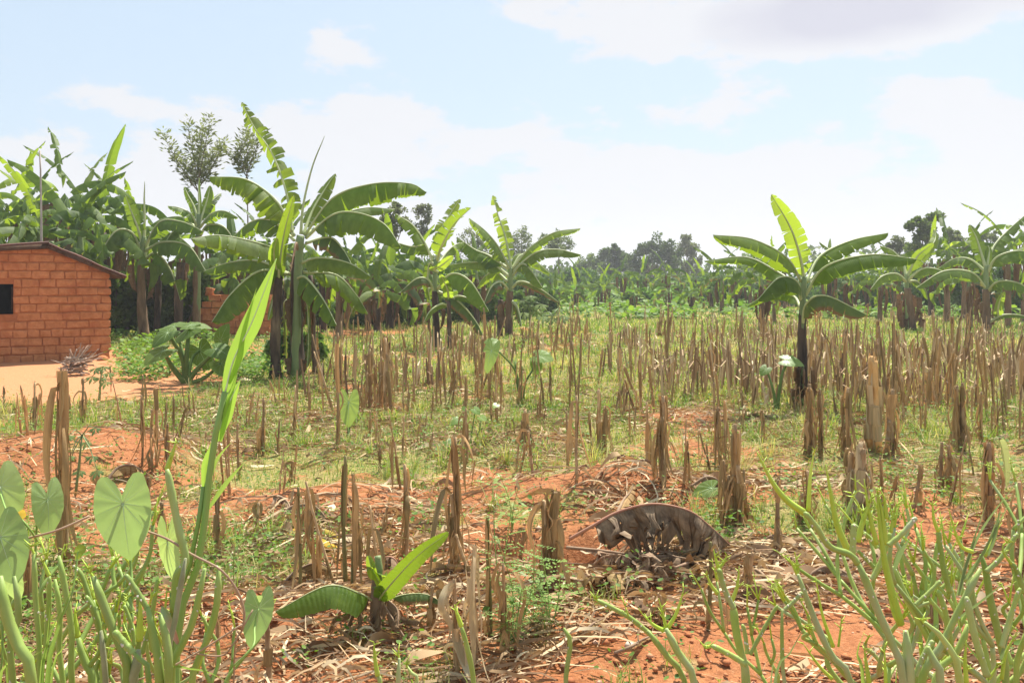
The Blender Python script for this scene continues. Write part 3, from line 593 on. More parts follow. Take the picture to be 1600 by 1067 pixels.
hero_banana('large banana plant at the right edge with leaves spreading over the stubble', (1540, 522),
  [([(1540, 523), (1541, 480), (1540, 452)], 8, 5.5, TRKB, 0), ([(1540, 465), (1541, 440), (1541, 415)], 5, 4, SHE, 0)],
  [([(1540, 418), (1532, 392), (1525, 370), (1515, 351)], 12, .3, dict(FACE, tear=.3)), ([(1540, 450), (1518, 426), (1474, 424), (1431, 450)], 17, -.8, dict(tear=.3, droop=55)), ([(1543, 425), (1558, 402), (1590, 392), (1622, 398)], 20, -.6, dict(tear=.3, droop=55)),
   ([(1543, 455), (1560, 440), (1590, 442), (1620, 460)], 18, -.9, dict(tear=.3, droop=55)), ([(1541, 425), (1515, 405), (1490, 405), (1465, 420)], 16, .9, dict(tear=.3, droop=50)), ([(1540, 420), (1553, 385), (1575, 360), (1602, 336)], 17, 1, dict(tear=.7, droop=45)), ([(1560, 500), (1559, 485), (1562, 470), (1569, 455)], 8, -.5, dict(FACE, tear=0, m=BANY)), ([(1543, 505), (1565, 493), (1590, 492), (1612, 497)], 7, -.3, dict(tear=.3, droop=50)), ([(1541, 422), (1545, 400), (1546, 390), (1544, 384)], 7, .2, dict(FACE, tear=0))],
  seed=5, skirt=[(1541, 470, 6, 46, 8)])
hero_banana('banana plant with a thick brown shaggy trunk left of the right edge plant', (1424, 518),
  [([(1426, 519), (1421, 480), (1418, 450)], 8, 6, TRKB, 0), ([(1418, 460), (1417, 445), (1416, 428)], 4, 3.5, SHE, 0)],
  [([(1416, 440), (1400, 428), (1378, 432), (1360, 452)], 13, -.8, dict(tear=.3, droop=58)), ([(1417, 432), (1432, 402), (1448, 388), (1459, 380)], 10, -.3, dict(FACE, tear=.2)), ([(1418, 438), (1440, 421), (1462, 420), (1484, 430)], 14, -.7, dict(tear=.3, droop=58)), ([(1416, 432), (1410, 410), (1395, 392), (1375, 384)], 13, .6, dict(tear=.5, droop=48)),
   ([(1417, 430), (1455, 385), (1462, 370), (1460, 358)], 9, .7, dict(FACE, tear=.3)), ([(1418, 440), (1432, 440), (1445, 452), (1450, 468)], 9, .3, dict(tear=.3, droop=60))], seed=6, skirt=[(1420, 462, 8, 50, 8), (1426, 490, 6, 34, 8)])
hero_banana('banana plant with a straight rolled spear leaf beside the right side of the hut', (222, 530),
  [([(226, 531), (222, 490), (221, 445), (220, 402)], 10, 6.5, TRKB, 0), ([(220, 410), (222, 395), (225, 370)], 6, 4, SHE, -.02)],
  [([(225, 375), (226, 340), (225, 310), (226, 284)], 5, 0, dict(side=Xs, droop=65, tear=0, curl=80)), ([(222, 380), (215, 355), (205, 330), (196, 306)], 12, -.3, dict(FACE, roll=20, tear=.4)), ([(219, 390), (205, 363), (180, 362), (150, 405)], 27, -1, dict(tear=.3, droop=60)), ([(218, 385), (185, 372), (155, 380), (128, 402)], 22, -.2, dict(tear=.3, droop=58)),
   ([(227, 385), (250, 347), (285, 347), (318, 362)], 22, -.8, dict(tear=.2, droop=55)), ([(227, 392), (255, 378), (295, 385), (322, 424)], 26, -1, dict(tear=.3, droop=58)), ([(226, 405), (245, 396), (268, 425), (282, 470)], 24, -.4, dict(tear=.3, droop=64)), ([(218, 400), (205, 375), (198, 378), (190, 390)], 8, .3, dict(tear=.2)),
   ([(226, 400), (240, 365), (275, 368), (312, 398)], 20, .8, dict(tear=.3, droop=58)), ([(218, 405), (205, 400), (200, 415), (194, 440)], 12, .4, dict(tear=.3, droop=60))], seed=7, skirt=[(221, 410, 4, 60, 8)])
hero_banana('banana plant with slim upright leaves standing before the grove right of the hut', (309, 528), d=24,
  trunks=[([(308, 520), (307, 470), (307, 415), (309, 370)], 7, 5, TRKB, 0), ([(309, 378), (310, 350), (311, 335)], 5, 4, SHE, 0), ([(280, 520), (279, 460), (283, 410)], 8, 7, TRK, -.5), ([(245, 515), (247, 460), (248, 420)], 6, 6, TRK, .5)],
  leaves=[([(310, 350), (304, 325), (294, 305), (288, 292)], 9, .3, dict(FACE, tear=.2)), ([(310, 350), (311, 320), (310, 295), (311, 278)], 6, .1, dict(side=Xs, droop=60, tear=0, m=BANY)), ([(311, 350), (318, 330), (325, 308), (328, 290)], 9, .3, dict(FACE, tear=.2)),
   ([(308, 355), (298, 335), (280, 325), (262, 322)], 14, -.5, dict(tear=.5, droop=48)), ([(313, 355), (330, 335), (350, 330), (372, 340)], 15, -.6, dict(tear=.3, droop=52)), ([(308, 365), (290, 350), (270, 362), (255, 385)], 15, -.5, dict(tear=.3, droop=60)), ([(313, 368), (325, 352), (350, 355), (372, 385)], 17, -.4, dict(tear=.3, droop=60)),
   ([(310, 352), (325, 322), (338, 308), (345, 302)], 10, .8, dict(FACE, tear=.5)), ([(308, 358), (285, 340), (255, 342), (235, 352)], 15, .8, dict(tear=.4, droop=50))], seed=8, skirt=[(283, 400, 5, 60, 8), (248, 410, 4, 50, 8)])

# ---- the plants of the grove: three built in full with parts, the rest copies of them
def generic_banana(seed, h, nl, ll, w, tear, m=TRKB, lean=0.0):
    rnd = random.Random(seed); t = bpy.data.objects.new('banana_plant', None); COL.objects.link(t); o = Vector((0, 0, 0))
    top = Vector((lean * h, 0, h)); trunk_object(t, o, [(0, 0, -.15), (lean * h * .3, 0, h * .5), top], 0.13, 0.085, m, seed=seed)
    trunk_object(t, o, [top * .93, top, top + Vector((0, 0, .35))], 0.08, 0.05, SHE, 'green_sheath', seed)
    for i in range(nl):
        az = i * 2.4 + rnd.uniform(-.35, .35); e = math.radians(lerp(80, 5, (i / (nl - 1)) ** 0.65) + rnd.uniform(-8, 8)); L_ = ll * rnd.uniform(.8, 1.15)
        c = Vector((math.cos(az), math.sin(az), 0)); p = top + Vector((0, 0, lerp(.35, 0, i / nl))); pts = [p.copy()]; ang = e
        for k in range(5):
            p = p + (c * math.cos(ang) + Vector((0, 0, math.sin(ang)))) * L_ / 5; pts.append(p.copy()); ang -= math.radians(rnd.uniform(13, 26) * (1.45 if e < 1.05 else .6))
        up = e > 1.15
        leaf_object(t, o, pts, w * rnd.uniform(.85, 1.15) * (.7 if up else 1), BANY if (i < 2 and rnd.random() < .25) else (BANO if i > nl * .7 and rnd.random() < .5 else BAN), 0.03, tear=tear * rnd.uniform(.5, 1.3), droop=rnd.uniform(42, 62) if not up else 25, seed=seed * 31 + i, n=30, K=2, rib=False)
    dead_skirt(t, o, top, 8, min(1.5, h * .65), seed, .15)
    return t
PROTO = [generic_banana(101, 2.6, 9, 2.3, .25, 1.35), generic_banana(102, 1.7, 8, 2.1, .24, .9), generic_banana(103, 3.1, 10, 2.3, .25, 1.35, lean=.06), generic_banana(104, 1.1, 7, 1.7, .26, .2, TRK), generic_banana(105, 2.1, 9, 2.2, .22, .8, TRK, -.05)]
used = set()
ORD = ['first', 'second', 'third', 'fourth', 'fifth', 'sixth', 'seventh', 'eighth', 'ninth', 'tenth', 'eleventh', 'twelfth', 'thirteenth', 'fourteenth', 'fifteenth', 'sixteenth', 'seventeenth', 'eighteenth', 'nineteenth', 'twentieth', 'twenty first', 'twenty second', 'twenty third', 'twenty fourth', 'twenty fifth', 'twenty sixth']
def place_row(spots, label, group):
    """spots: (px, d, proto, scale, rot[, sink])"""
    for i, s in enumerate(sorted(spots, key=lambda q: q[0])):
        px, d, k, sc, rot = s[:5]; x = (px - 800) / F * d
        o = PROTO[k] if k not in used else copy_tree(PROTO[k]); used.add(k)
        o.location = (x, d, float(gz(x, d))); o.rotation_euler = (0, 0, rot); o.scale = (sc, sc, sc)
        tagp(o, label % ORD[i], 'banana plant', group)
place_row([(0, 23, 1, 1.25, 1.2), (28, 25, 2, 1.02, .3), (98, 25, 2, 1.18, 2.0), (62, 22, 0, 1.0, 4.4), (135, 27, 0, 1.22, 3.1), (160, 27, 4, 1.5, 5.2), (112, 28, 2, 1.12, 1.0), (190, 29, 2, 1.05, 2.6), (-30, 26, 2, 1.1, 4.0), (45, 29, 0, 1.2, 5.2), (80, 23, 1, 1.3, 3.9), (125, 23, 1, 1.4, .6), (210, 28, 0, 1.0, 4.9), (15, 27, 2, 1.1, 5.6)],
          '%s banana plant from the left in the tall clump behind the brick hut', 'tall banana plants behind the hut')
place_row([(262, 29, 1, 1.0, 1), (345, 28, 4, 1.0, 2.2), (385, 30, 0, .9, .4), (420, 26, 1, 1.15, 3.3), (505, 27, 4, .95, 1.1), (530, 24, 1, .95, 4.1), (560, 30, 0, .85, 5.1), (592, 31, 4, .95, 2.9), (590, 26, 3, 1.0, .9), (330, 31, 0, 1.0, 5.0), (365, 27, 3, 1.3, 1.7), (405, 32, 2, .8, 2.7), (445, 29, 4, 1.0, .7), (545, 33, 2, .7, 1.9), (575, 28, 1, .9, 5.9), (610, 29, 3, 1.3, 4.4), (665, 35, 4, .9, .2), (622, 33, 1, 1.05, 3.8), (645, 30, 3, 1.2, 5.5), (720, 33, 1, .9, 4.6), (745, 30, 4, .8, 1.5), (765, 34, 3, 1.1, .3), (830, 40, 1, .8, 2.2)],
          '%s banana plant from the left in the grove behind the large banana plant', 'banana plants of the grove left of centre')
place_row([(862, 52, 1, .85, .5), (880, 62, 3, 1.0, 1.9), (905, 58, 3, 1.1, 2.5), (928, 66, 1, .8, 1.2), (948, 62, 1, .8, 3.9), (972, 58, 4, .85, .8), (1003, 60, 1, 1.0, 5.0), (1025, 68, 3, 1.1, 0.1), (1039, 56, 4, .9, 2.1), (1060, 58, 1, .8, 1.4), (1085, 64, 4, .8, 3.1), (1098, 60, 3, 1.1, 3.3), (1122, 60, 1, .85, 4.7)],
          '%s banana plant from the left in the distant row beyond the stubble field', 'banana plants in the distant middle row')
place_row([(655, 44, 3, .8, .3), (700, 47, 3, .9, 2.0), (868, 42, 3, .75, 1.1), (898, 48, 3, .8, 4.0), (940, 50, 3, .9, 5.1), (990, 47, 3, .7, 2.6), (1045, 50, 3, .85, .9), (1080, 46, 3, .7, 3.7), (1112, 50, 3, .9, 5.5)],
          '%s small young banana plant from the left at the far edge of the field', 'small young banana plants at the far edge')
place_row([(1128, 42, 1, .95, .2), (1150, 46, 4, .9, 2.0), (1172, 50, 1, 1.0, .4), (1190, 26, 1, .82, 2.8), (1210, 33, 2, .62, 4.0), (1226, 48, 0, .8, 1.0), (1296, 38, 4, .85, .9), (1330, 36, 1, .85, 1.7), (1355, 44, 4, .85, 5.5), (1375, 33, 1, .8, 3.3), (1398, 42, 0, .8, 2.2), (1455, 40, 4, 1.1, 4.1), (1480, 33, 0, .95, 1.3), (1505, 36, 2, .85, 5.9), (1515, 29, 1, .85, 3.0), (1575, 30, 0, .92, 2.5), (1600, 34, 2, 1.0, .6), (1625, 27, 1, 1.05, 1.9)],
          '%s banana plant from the left in the grove behind the right side of the stubble', 'banana plants of the grove on the right')
for k, p in enumerate(PROTO):
    if k not in used:
        for c in list(p.children_recursive) + [p]: bpy.data.objects.remove(c)
# ---------------------------------------------------------------- brick hut
def build_hut():
    th = math.radians(30); cx, cy = (172 - 800) / F * 17.77, 17.77; gz0 = -0.03
    u = Vector((-math.cos(th), -math.sin(th), 0)); nrm = Vector((math.sin(th), -math.cos(th), 0)); b = -nrm; up = Vector((0, 0, 1))
    o = Vector((cx, cy, gz0)); t = thing('brick_hut', o, 'small hut of orange mud bricks with a rusty roof at the left edge', 'hut', None)
    t['label'] = 'small hut of orange mud bricks with a rusty roof at the left edge'
    BR = solid('mud_brick', (0.35, 0.135, 0.05), (0.50, 0.215, 0.09), 7, (1, 1, 1), rough=0.95, c3=(0.36, 0.125, 0.05), bs=0.9, bd=0.04)
    MO = solid('mud_mortar', (0.35, 0.13, 0.05), (0.27, 0.098, 0.04), 10, rough=0.98, bs=0.6, bd=0.02)
    TIN = solid('rusty_tin', (0.06, 0.024, 0.017), (0.15, 0.06, 0.035), 4, (1, 1, 1), rough=0.7, spec=0.3, bs=0.2, c3=(0.09, 0.045, 0.03))
    WD = solid('roof_timber', (0.05, 0.03, 0.02), (0.11, 0.07, 0.045), 5, rough=0.9)
    DK = solid('painted_room_shade', (0.02, 0.016, 0.013), (0.035, 0.03, 0.025), 5, rough=0.95)  # near-black colour paints the shade of the unlit room
    WL = 4.4; ap = 1.12; zr = 1.83; za = 2.34; zl = 2.12          # wall length, apex position, eave and apex heights
    def top(s): return lerp(zr, za, s / ap) if s < ap else lerp(za, zl, (s - ap) / (WL - ap))
    win = (1.74, 2.2, 0.98, 1.58)
    rnd = random.Random(3)
    def P(s, d, z): return o + u * s + b * d + up * z
    # core of the wall (mortar) with the window opening left free
    mb = MB(); D = 0.26; n = 44
    def slab(s0, s1, z0f, z1f):
        rows = []; 
        for dd in (0.02, D):
            rows.append([P(s0, dd, z0f(s0)), P(s1, dd, z0f(s1)), P(s1, dd, z1f(s1)), P(s0, dd, z1f(s0))])
        bidx = len(mb.v)
        for r in rows:
            for p in r: mb.v.append(tuple(p)); mb.uv.append((0, 0))
        for f in ((0, 1, 2, 3), (7, 6, 5, 4), (0, 4, 5, 1), (1, 5, 6, 2), (2, 6, 7, 3), (3, 7, 4, 0)): mb.f.append(tuple(bidx + q for q in f)); mb.m.append(0)
    z0 = lambda s: -0.25
    slab(0.02, ap, z0, top); slab(ap, win[0], z0, top); slab(win[0], win[1], z0, lambda s: win[2]); slab(win[0], win[1], lambda s: win[3], top); slab(win[1], WL, z0, top)
    # far and side walls
    mb.box(P(0.13, 1.9, 0.72), 0.24, 3.2, 1.95, (u, b, up)); mb.box(P(WL - 0.13, 1.9, 0.72), 0.24, 3.2, 1.95, (u, b, up)); mb.box(P(WL / 2, 3.6, 0.72), WL, 0.24, 1.95, (u, b, up))
    wall = mb.build('mortar_wall', MO, t, o, smooth=False)
    bk = MB(); H = 0.168; row = 0; z = -0.16
    while z < 2.4:
        s = -0.012 - (0.0 if row % 2 else 0.13) + rnd.uniform(-.03, .03)
        while s < WL:
            L_ = rnd.choice((0.22, 0.27, 0.3, 0.34, 0.42)) * rnd.uniform(.92, 1.08); s0 = max(s, -0.012); s1 = min(s + L_ - 0.014, WL); s += L_
            if s1 - s0 < 0.05: continue
            zb, zt = z + rnd.uniform(0, .008), z + H - 0.017 + rnd.uniform(-.008, .006)
            if s1 > win[0] and s0 < win[1] and zt > win[2] and zb < win[3]:
                if s0 < win[0] - .06: s1 = win[0] + rnd.uniform(-.03, .02)
                elif s1 > win[1] + .06: s0 = win[1] + rnd.uniform(-.02, .03)
                else: continue
            lim = min(top(s0), top(s1)) - .01
            if zb > lim - 0.03: continue
            tl, tr = min(zt, top(s0) - .01), min(zt, top(s1) - .01); pr = rnd.uniform(-.006, .012); ns = 6
            rows = []; r = .014
            ring = [(s0 + r, zb), (s1 - r, zb), (s1, zb + r), (s1, tr - r), (s1 - r, tr), (s0 + r, tl), (s0, tl - r), (s0, zb + r)]
            f0 = len(bk.v); jt = [(rnd.uniform(-.012, .012), rnd.uniform(-.011, .011)) for _ in ring]
            for dd, sh in ((0.03, 0), (-pr + .008, 0), (-pr, .012)):
                cs, cz = (s0 + s1) / 2, (zb + tl) / 2
                for (a, c), (ja, jc) in zip(ring, jt):
                    a2 = a + ja + (sh if a < cs else -sh); c2 = c + jc + (sh if c < cz else -sh); bk.v.append(tuple(P(a2, dd, c2))); bk.uv.append((0, 0))
            for lv in range(2):
                for q in range(8): bk.f.append((f0 + lv * 8 + q, f0 + lv * 8 + (q + 1) % 8, f0 + (lv + 1) * 8 + (q + 1) % 8, f0 + (lv + 1) * 8 + q)); bk.m.append(0)
            bk.f.append(tuple(f0 + 16 + q for q in range(8))); bk.m.append(0)
        z += H; row += 1
    bk.build('brick_facing', BR, t, o, smooth=False)
    im = MB(); im.box(P(2.0, 1.6, 1.0), 1.6, 0.05, 1.6, (u, b, up)); im.build('room_shade_board', DK, t, o)  # added board behind the window, the room's shade is in its colour
    wf = MB()
    for (a, c, w, h) in ((win[0] + .02, 1.27, .03, .5),): wf.box(P(a, .2, c), w, .04, h, (u, b, up))
    wf.build('window_frame', WD, t, o)
    # roof: corrugated sheets over both slopes, front overhang
    def roofslope(s0, z0_, s1, z1_, name):
        m_ = MB(); rows = []
        for k in range(61):
            dd = -0.17 + k * 4.2 / 60; w = 0.018 * math.sin(k * 1.5)
            rows.append([P(lerp(s0, s1, q / 6), dd + 0.05 * math.sin(q * 2.1) * (k == 0), lerp(z0_, z1_, q / 6) + w + 0.012 * math.sin(q * 1.9 + 1) + .02) for q in range(7)])
        m_.quadstrip(rows); rows2 = [[p - up * 0.035 for p in r] for r in rows]; m_.quadstrip(rows2)
        m_.quadstrip([rows[0], rows2[0]]); m_.quadstrip([[r[0] for r in rows], [r[0] for r in rows2]])
        return m_.build(name, TIN, t, o)
    sl = (za - zr) / ap
    rs_ = roofslope(-0.30, zr - .30 * sl + .02, ap, za + .04, 'roof_sheet'); rs2 = roofslope(ap + .003, za + .055, WL + .3, zl - .02, 'roof_sheet')
    rt = MB()
    for s0, s1 in ((-.22, ap), (ap, WL)):
        a, c = P(s0, -.10, (top(max(0, s0)) + (s0 * sl if s0 < 0 else 0)) - .005), P(s1, -.10, top(s1) - .005); ax = (c - a); L_ = ax.length; ax.normalize(); sd_ = b; rt.box((a + c) / 2, L_, .05, .10, (ax, sd_, ax.cross(sd_)))
    rt.build('rafter', WD, t, o)
    for k in range(2): 
        e = MB(); e.tube([P(.35 + k * .9, -.14, top(.35 + k * .9) - .02), P(.35 + k * .9, 3.9, top(.35 + k * .9) - .02)], .03, 6); e.build('purlin', WD, t, o)
    return BR, MO
BR, MO = build_hut()

def broken_wall():
    d = 24.6; o = at(366, 500, d); o.z = 0; t = thing('ruined_brick_wall', o, 'low broken wall of red mud bricks behind the large banana plant', 'wall'); rnd = random.Random(9)
    def seg(name, x0, x1, hts, zb):
        mb = MB(); H = .19; n = len(hts)
        for c in range(14):
            x = x0 + (c % 2) * .12 * (x1 - x0 > 0)
            while x < x1 - .05:
                w = min(rnd.uniform(.28, .4), x1 - x); k = min(n - 1, int((x - x0) / (x1 - x0) * n))
                if c * H < hts[k]: mb.box((x + w / 2, d + rnd.uniform(-.02, .02), zb + c * H + H / 2), w - .02, .3, H - .02, None, 0, .012, rnd)
                x += w
        mb.build(name, BR, t, o, smooth=False)
    X = lambda px: (px - 800) / F * d
    seg('brick_courses', X(312), X(424), [1.05, 1.2, 1.15, 1.22, 1.0, .8, .75, 1.25, 1.2], -.1)
    m2 = MB(); m2.box(((X(312) + X(424)) / 2, d, .3), X(424) - X(312) - .1, .22, .9); m2.build('mortar_core', MO, t, o)
    s = MB(); s.tube([at(328, 462, d), at(328, 455, d), at(329, 450, d)], [.14, .10, .13], 8, jit=.2, rnd=rnd); s.build('loose_brick', BR, t, o)
broken_wall()
def pillar():
    d = 33.0; rnd = random.Random(4); o = at(529, 480, d); o.z = 0; t = thing('brick_pillar', o, 'narrow red mud brick pillar among the bushes behind the banana plants', 'wall'); mb = MB()
    for c in range(8): mb.box((o.x + rnd.uniform(-.02, .02), d, c * .19 + .1), .28, .28, .17, None, 0, .012, rnd)
    mb.build('brick_courses', BR, t, o, smooth=False)
pillar()

# ---------------------------------------------------------------- firewood heap, stone, pole
def firewood():
    x, y = G(118, 586); o = Vector((x, y, float(gz(x, y)))); t = thing('firewood_heap', o, 'small heap of grey dry sticks in front of the brick hut', 'firewood'); rnd = random.Random(12); s = y / F
    for i in range(88):
        a = rnd.uniform(0, 6.28)
        if i < 60:
            ln = rnd.uniform(.22, .42); c = o + Vector((rnd.uniform(-.13, .13), rnd.uniform(-.13, .13), .03 + rnd.uniform(0, .26))); d_ = Vector((math.cos(a), math.sin(a), rnd.uniform(-.25, .35)))
            pts = [c - d_ * ln / 2, c + Vector((rnd.uniform(-.03, .03), 0, rnd.uniform(-.02, .03))), c + d_ * ln / 2]
        else:
            c = o + Vector((rnd.uniform(-.08, .08), rnd.uniform(-.08, .08), .15)); d_ = Vector((rnd.gauss(.28, .38), rnd.gauss(0, .2), rnd.uniform(.35, .9))).normalized(); ln = rnd.uniform(.25, .46)
            pts = [c, c + d_ * ln * .5 + Vector((rnd.uniform(-.03, .03), 0, 0)), c + d_ * ln + Vector((rnd.uniform(0, .07), 0, rnd.uniform(-.05, .02)))]
        m = MB(); m.tube(curve(pts, 5), [.012, .011, .010, .008, .004], 5); m.build('stick', STICK, t, o)
firewood()
def lump(name, c, r, mat_, label, cat, seed=1, fl=.7):
    rnd = random.Random(seed); mb = MB(); rows = []
    for i in range(7):
        ph = math.pi * i / 6; rows.append([Vector(c) + Vector((math.cos(a) * math.sin(ph) * r * rnd.uniform(.85, 1.15), math.sin(a) * math.sin(ph) * r * rnd.uniform(.85, 1.15), -math.cos(ph) * r * fl)) for a in [2 * math.pi * k / 9 for k in range(9)]])
    mb.quadstrip(rows, 0, None, True); ob = mb.build(name, mat_, None, Vector(c)); return tagp(ob, label, cat)
x, y = G(160, 563); lump('loose_brick', (x, y, .03), .11, BR, 'orange brick lying at the right foot of the hut wall', 'brick', 3)
x, y = G(984, 1027); lump('pebble', (x, y, .012 + float(gz(x, y))), .022, solid('pale_pebble', (.6, .5, .4), (.7, .62, .5), 9), 'pale pebble on the red soil at the bottom centre', 'pebble', 4)
def pole():
    d = 21.0; mb = MB(); a = at(62, 236, d); bse = Vector((at(66, 400, d).x, d, 0)); mb.tube(curve([bse, at(64, 300, d), a], 8), [.035, .033, .03, .028, .025, .022, .02, .02], 7)
    tagp(mb.build('pole', solid('grey_pole', (.3, .26, .22), (.42, .37, .32), 8), None, bse), 'thin grey wooden pole rising above the banana plants behind the hut', 'pole')
pole()

# ---------------------------------------------------------------- trees
def foliage(name, parent, origin, centers, rad, per, size, mat_, seed, tone0=0.3, flat=1.0, asp=.4):
    rs = np.random.RandomState(seed); c = np.array([tuple(q) for q in centers]); rad = np.array(rad if hasattr(rad, '__len__') else [rad] * len(c)); m = len(c) * per; k = np.repeat(np.arange(len(c)), per)
    v = rs.normal(0, 1, (m, 3)); v /= np.linalg.norm(v, axis=1)[:, None]; p = c[k] + v * (rad[k] * rs.rand(m) ** .45)[:, None] * np.array([1, 1, flat])
    d = rs.normal(0, 1, (m, 3)) + v * .8 + np.array([0, 0, .2]); d /= np.linalg.norm(d, axis=1)[:, None]; s = np.cross(d, rs.normal(0, 1, (m, 3))); s /= np.linalg.norm(s, axis=1)[:, None]
    L_ = (size * (.6 + .8 * rs.rand(m)))[:, None]; w = L_ * asp
    V = np.stack([p, p + d * L_ * .5 + s * w, p + d * L_, p + d * L_ * .5 - s * w], 1) - np.array(tuple(origin)); b = np.arange(m) * 4
    tone = np.clip(tone0 + rs.normal(0, .1, len(c))[k] + rs.normal(0, .13, m), 0, 1)
    return np_mesh(name, V.reshape(-1, 3), np.stack([b, b + 1, b + 2, b + 3], 1), None, {'tone': np.repeat(tone, 4)}, mat_, parent, smooth=False)
TRM = attrmat('tree_leaves', [(0, (0.05, 0.08, 0.025)), (.5, (0.11, 0.155, 0.045)), (1, (0.26, 0.29, 0.10))], .35)
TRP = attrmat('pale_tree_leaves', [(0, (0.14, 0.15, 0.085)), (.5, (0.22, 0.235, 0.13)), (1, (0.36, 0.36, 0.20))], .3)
TRH = attrmat('haze_painted_tree_leaves', [(0, (0.10, 0.125, 0.06)), (.5, (0.17, 0.20, 0.10)), (1, (0.27, 0.29, 0.15))], .3)  # leaf colour paled, distance haze painted into it
SHM = attrmat('shrub_leaves', [(0, (0.05, 0.10, 0.03)), (.5, (0.10, 0.17, 0.05)), (1, (0.20, 0.28, 0.09))], .3)
def px_tree(label, base_px, d, trunk_top, blobs, leaf, per, mat_, seed, tone=.3, r=0.12, limbs=True, name='tree', cat='tree', group=None, sz=1.0):
    """blobs: (px, py, radius px)"""
    x = (base_px - 800) / F * d; o = Vector((x, d, float(gz(x, d)))); t = thing(name, o, label, cat, group); s = d / F; rnd = random.Random(seed)
    tp = at(trunk_top[0], trunk_top[1], d); mb = MB(); mb.tube(curve([o - Vector((0, 0, .1)), (o + tp) / 2 + Vector((rnd.uniform(-.1, .1), 0, 0)), tp], 8), [r * (1 - .07 * i) for i in range(8)], 7); mb.build('trunk', BARK, t, o)
    cs = []; rr = []
    for (px, py, rp) in blobs:
        c = at(px, py, d + rnd.uniform(-.8, .8) * rp * s)
        if limbs: l = MB(); l.tube(curve([tp, (tp + c) / 2 + Vector((0, 0, -.1 * rp * s)), c], 5), [r * .5, r * .4, r * .3, r * .2, r * .1], 5); l.build('limb', BARK, t, o)
        for k in range(9):
            v = Vector((rnd.gauss(0, 1), rnd.gauss(0, 1), rnd.gauss(0, .9))).normalized(); cs.append(c + v * rp * s * rnd.uniform(.3, 1.05)); rr.append(rp * s * rnd.uniform(.22, .5))
    foliage('crown', t, o, cs, rr, int(per * 1.1), leaf * .6, mat_, seed, tone); return t
def spray_tree(label, base, d, branches, mat_, seed, leaf=.16, dens=22, tone=.5, r=.05):
    x = (base[0] - 800) / F * d; o = Vector((x, d, 0)); t = thing('young_tree', o, label, 'tree'); rnd = random.Random(seed); s = d / F; rs = []; 
    for i, br in enumerate(branches):
        P = [at(px, py, d + zo) for px, py, zo in br]
        if i == 0: P[0].z = 0
        C = curve(P, 14); mb = MB(); mb.tube(C, [(r if i == 0 else r * .4) * (1 - .06 * k) for k in range(14)], 6); mb.build('trunk' if i == 0 else 'limb', BARK, t, o)
        if i: rs += [(C[k], (C[min(k + 1, 13)] - C[k - 1]).normalized(), k) for k in range(2, 14)]
    V = []; Q = []; tn = []
    for c, T, k in rs:
        for j in range(dens):
            a = rnd.uniform(0, 6.28); dr = (T * rnd.uniform(.1, .9) + Vector((math.cos(a), math.sin(a), rnd.uniform(-.4, .6)))).normalized(); p = c + dr * rnd.uniform(.0, .16) + Vector((rnd.gauss(0, .06), rnd.gauss(0, .06), rnd.gauss(0, .08))); L_ = leaf * rnd.uniform(.6, 1.3); sd_ = dr.cross(Vector((rnd.gauss(0, 1), rnd.gauss(0, 1), rnd.gauss(0, 1)))).normalized() * L_ * .17
            b = len(V); V += [p - o, p + dr * L_ * .5 + sd_ - o, p + dr * L_ - o, p + dr * L_ * .5 - sd_ - o]; Q.append((b, b + 1, b + 2, b + 3)); tn += [min(1, max(0, tone + rnd.gauss(0, .15) + (k - 8) * .03))] * 4
    np_mesh('leaves', [tuple(v) for v in V], Q, None, {'tone': tn}, mat_, t, smooth=False)
spray_tree('young tree with feathery upright branches above the banana plants right of the hut', (312, 500), 27,
   [[(312, 500, 0), (311, 400, 0), (310, 285, 0)], [(310, 300, 0), (285, 265, -.3), (255, 212, -.5)], [(310, 290, 0), (302, 245, .2), (293, 192, .3)], [(310, 290, 0), (312, 240, 0), (316, 205, 0)], [(310, 285, 0), (320, 230, -.3), (329, 186, -.4)], [(310, 295, 0), (332, 260, .3), (350, 222, .4)], [(311, 290, 0), (325, 250, .8), (342, 235, 1)], [(310, 300, 0), (295, 262, .7), (275, 240, 1)]], TRP, 31, .17, 22, .35)
spray_tree('thin feathery young tree showing behind the tallest torn banana leaf', (387, 500), 27,
   [[(388, 500, 0), (388, 400, 0), (386, 275, 0)], [(387, 280, 0), (374, 255, 0), (359, 238, 0)], [(387, 270, 0), (386, 230, .2), (388, 205, .2)], [(387, 270, 0), (398, 238, -.2), (410, 208, -.2)], [(387, 275, 0), (376, 240, -.4), (382, 215, -.4)]], TRP, 32, .16, 19, .3)
px_tree('thin brownish tree behind the tip of the large right-hand banana leaf', 618, 42, (618, 385), [(612, 360, 14), (622, 335, 14), (606, 340, 12), (632, 345, 12), (618, 325, 8)], .20, 45, TRP, 41, .15, .06)
px_tree('slender grey tree standing alone against the sky left of centre', 659, 60, (659, 380), [(660, 352, 13), (654, 335, 10), (665, 332, 10), (658, 322, 8), (662, 365, 8), (668, 345, 8)], .2, 40, TRP, 42, .1, .06)
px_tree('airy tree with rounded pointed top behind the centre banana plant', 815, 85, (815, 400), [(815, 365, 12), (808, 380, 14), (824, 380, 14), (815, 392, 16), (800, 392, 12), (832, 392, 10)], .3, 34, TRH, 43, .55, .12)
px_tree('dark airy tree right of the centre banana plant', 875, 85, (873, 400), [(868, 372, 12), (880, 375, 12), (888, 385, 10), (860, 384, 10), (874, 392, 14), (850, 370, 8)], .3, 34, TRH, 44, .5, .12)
px_tree('grey green tree showing between the two centre banana plants', 745, 70, (745, 410), [(735, 370, 16), (752, 380, 16), (725, 385, 14), (762, 395, 14), (745, 398, 18), (716, 398, 10)], .26, 34, TRP, 45, .1, .12)
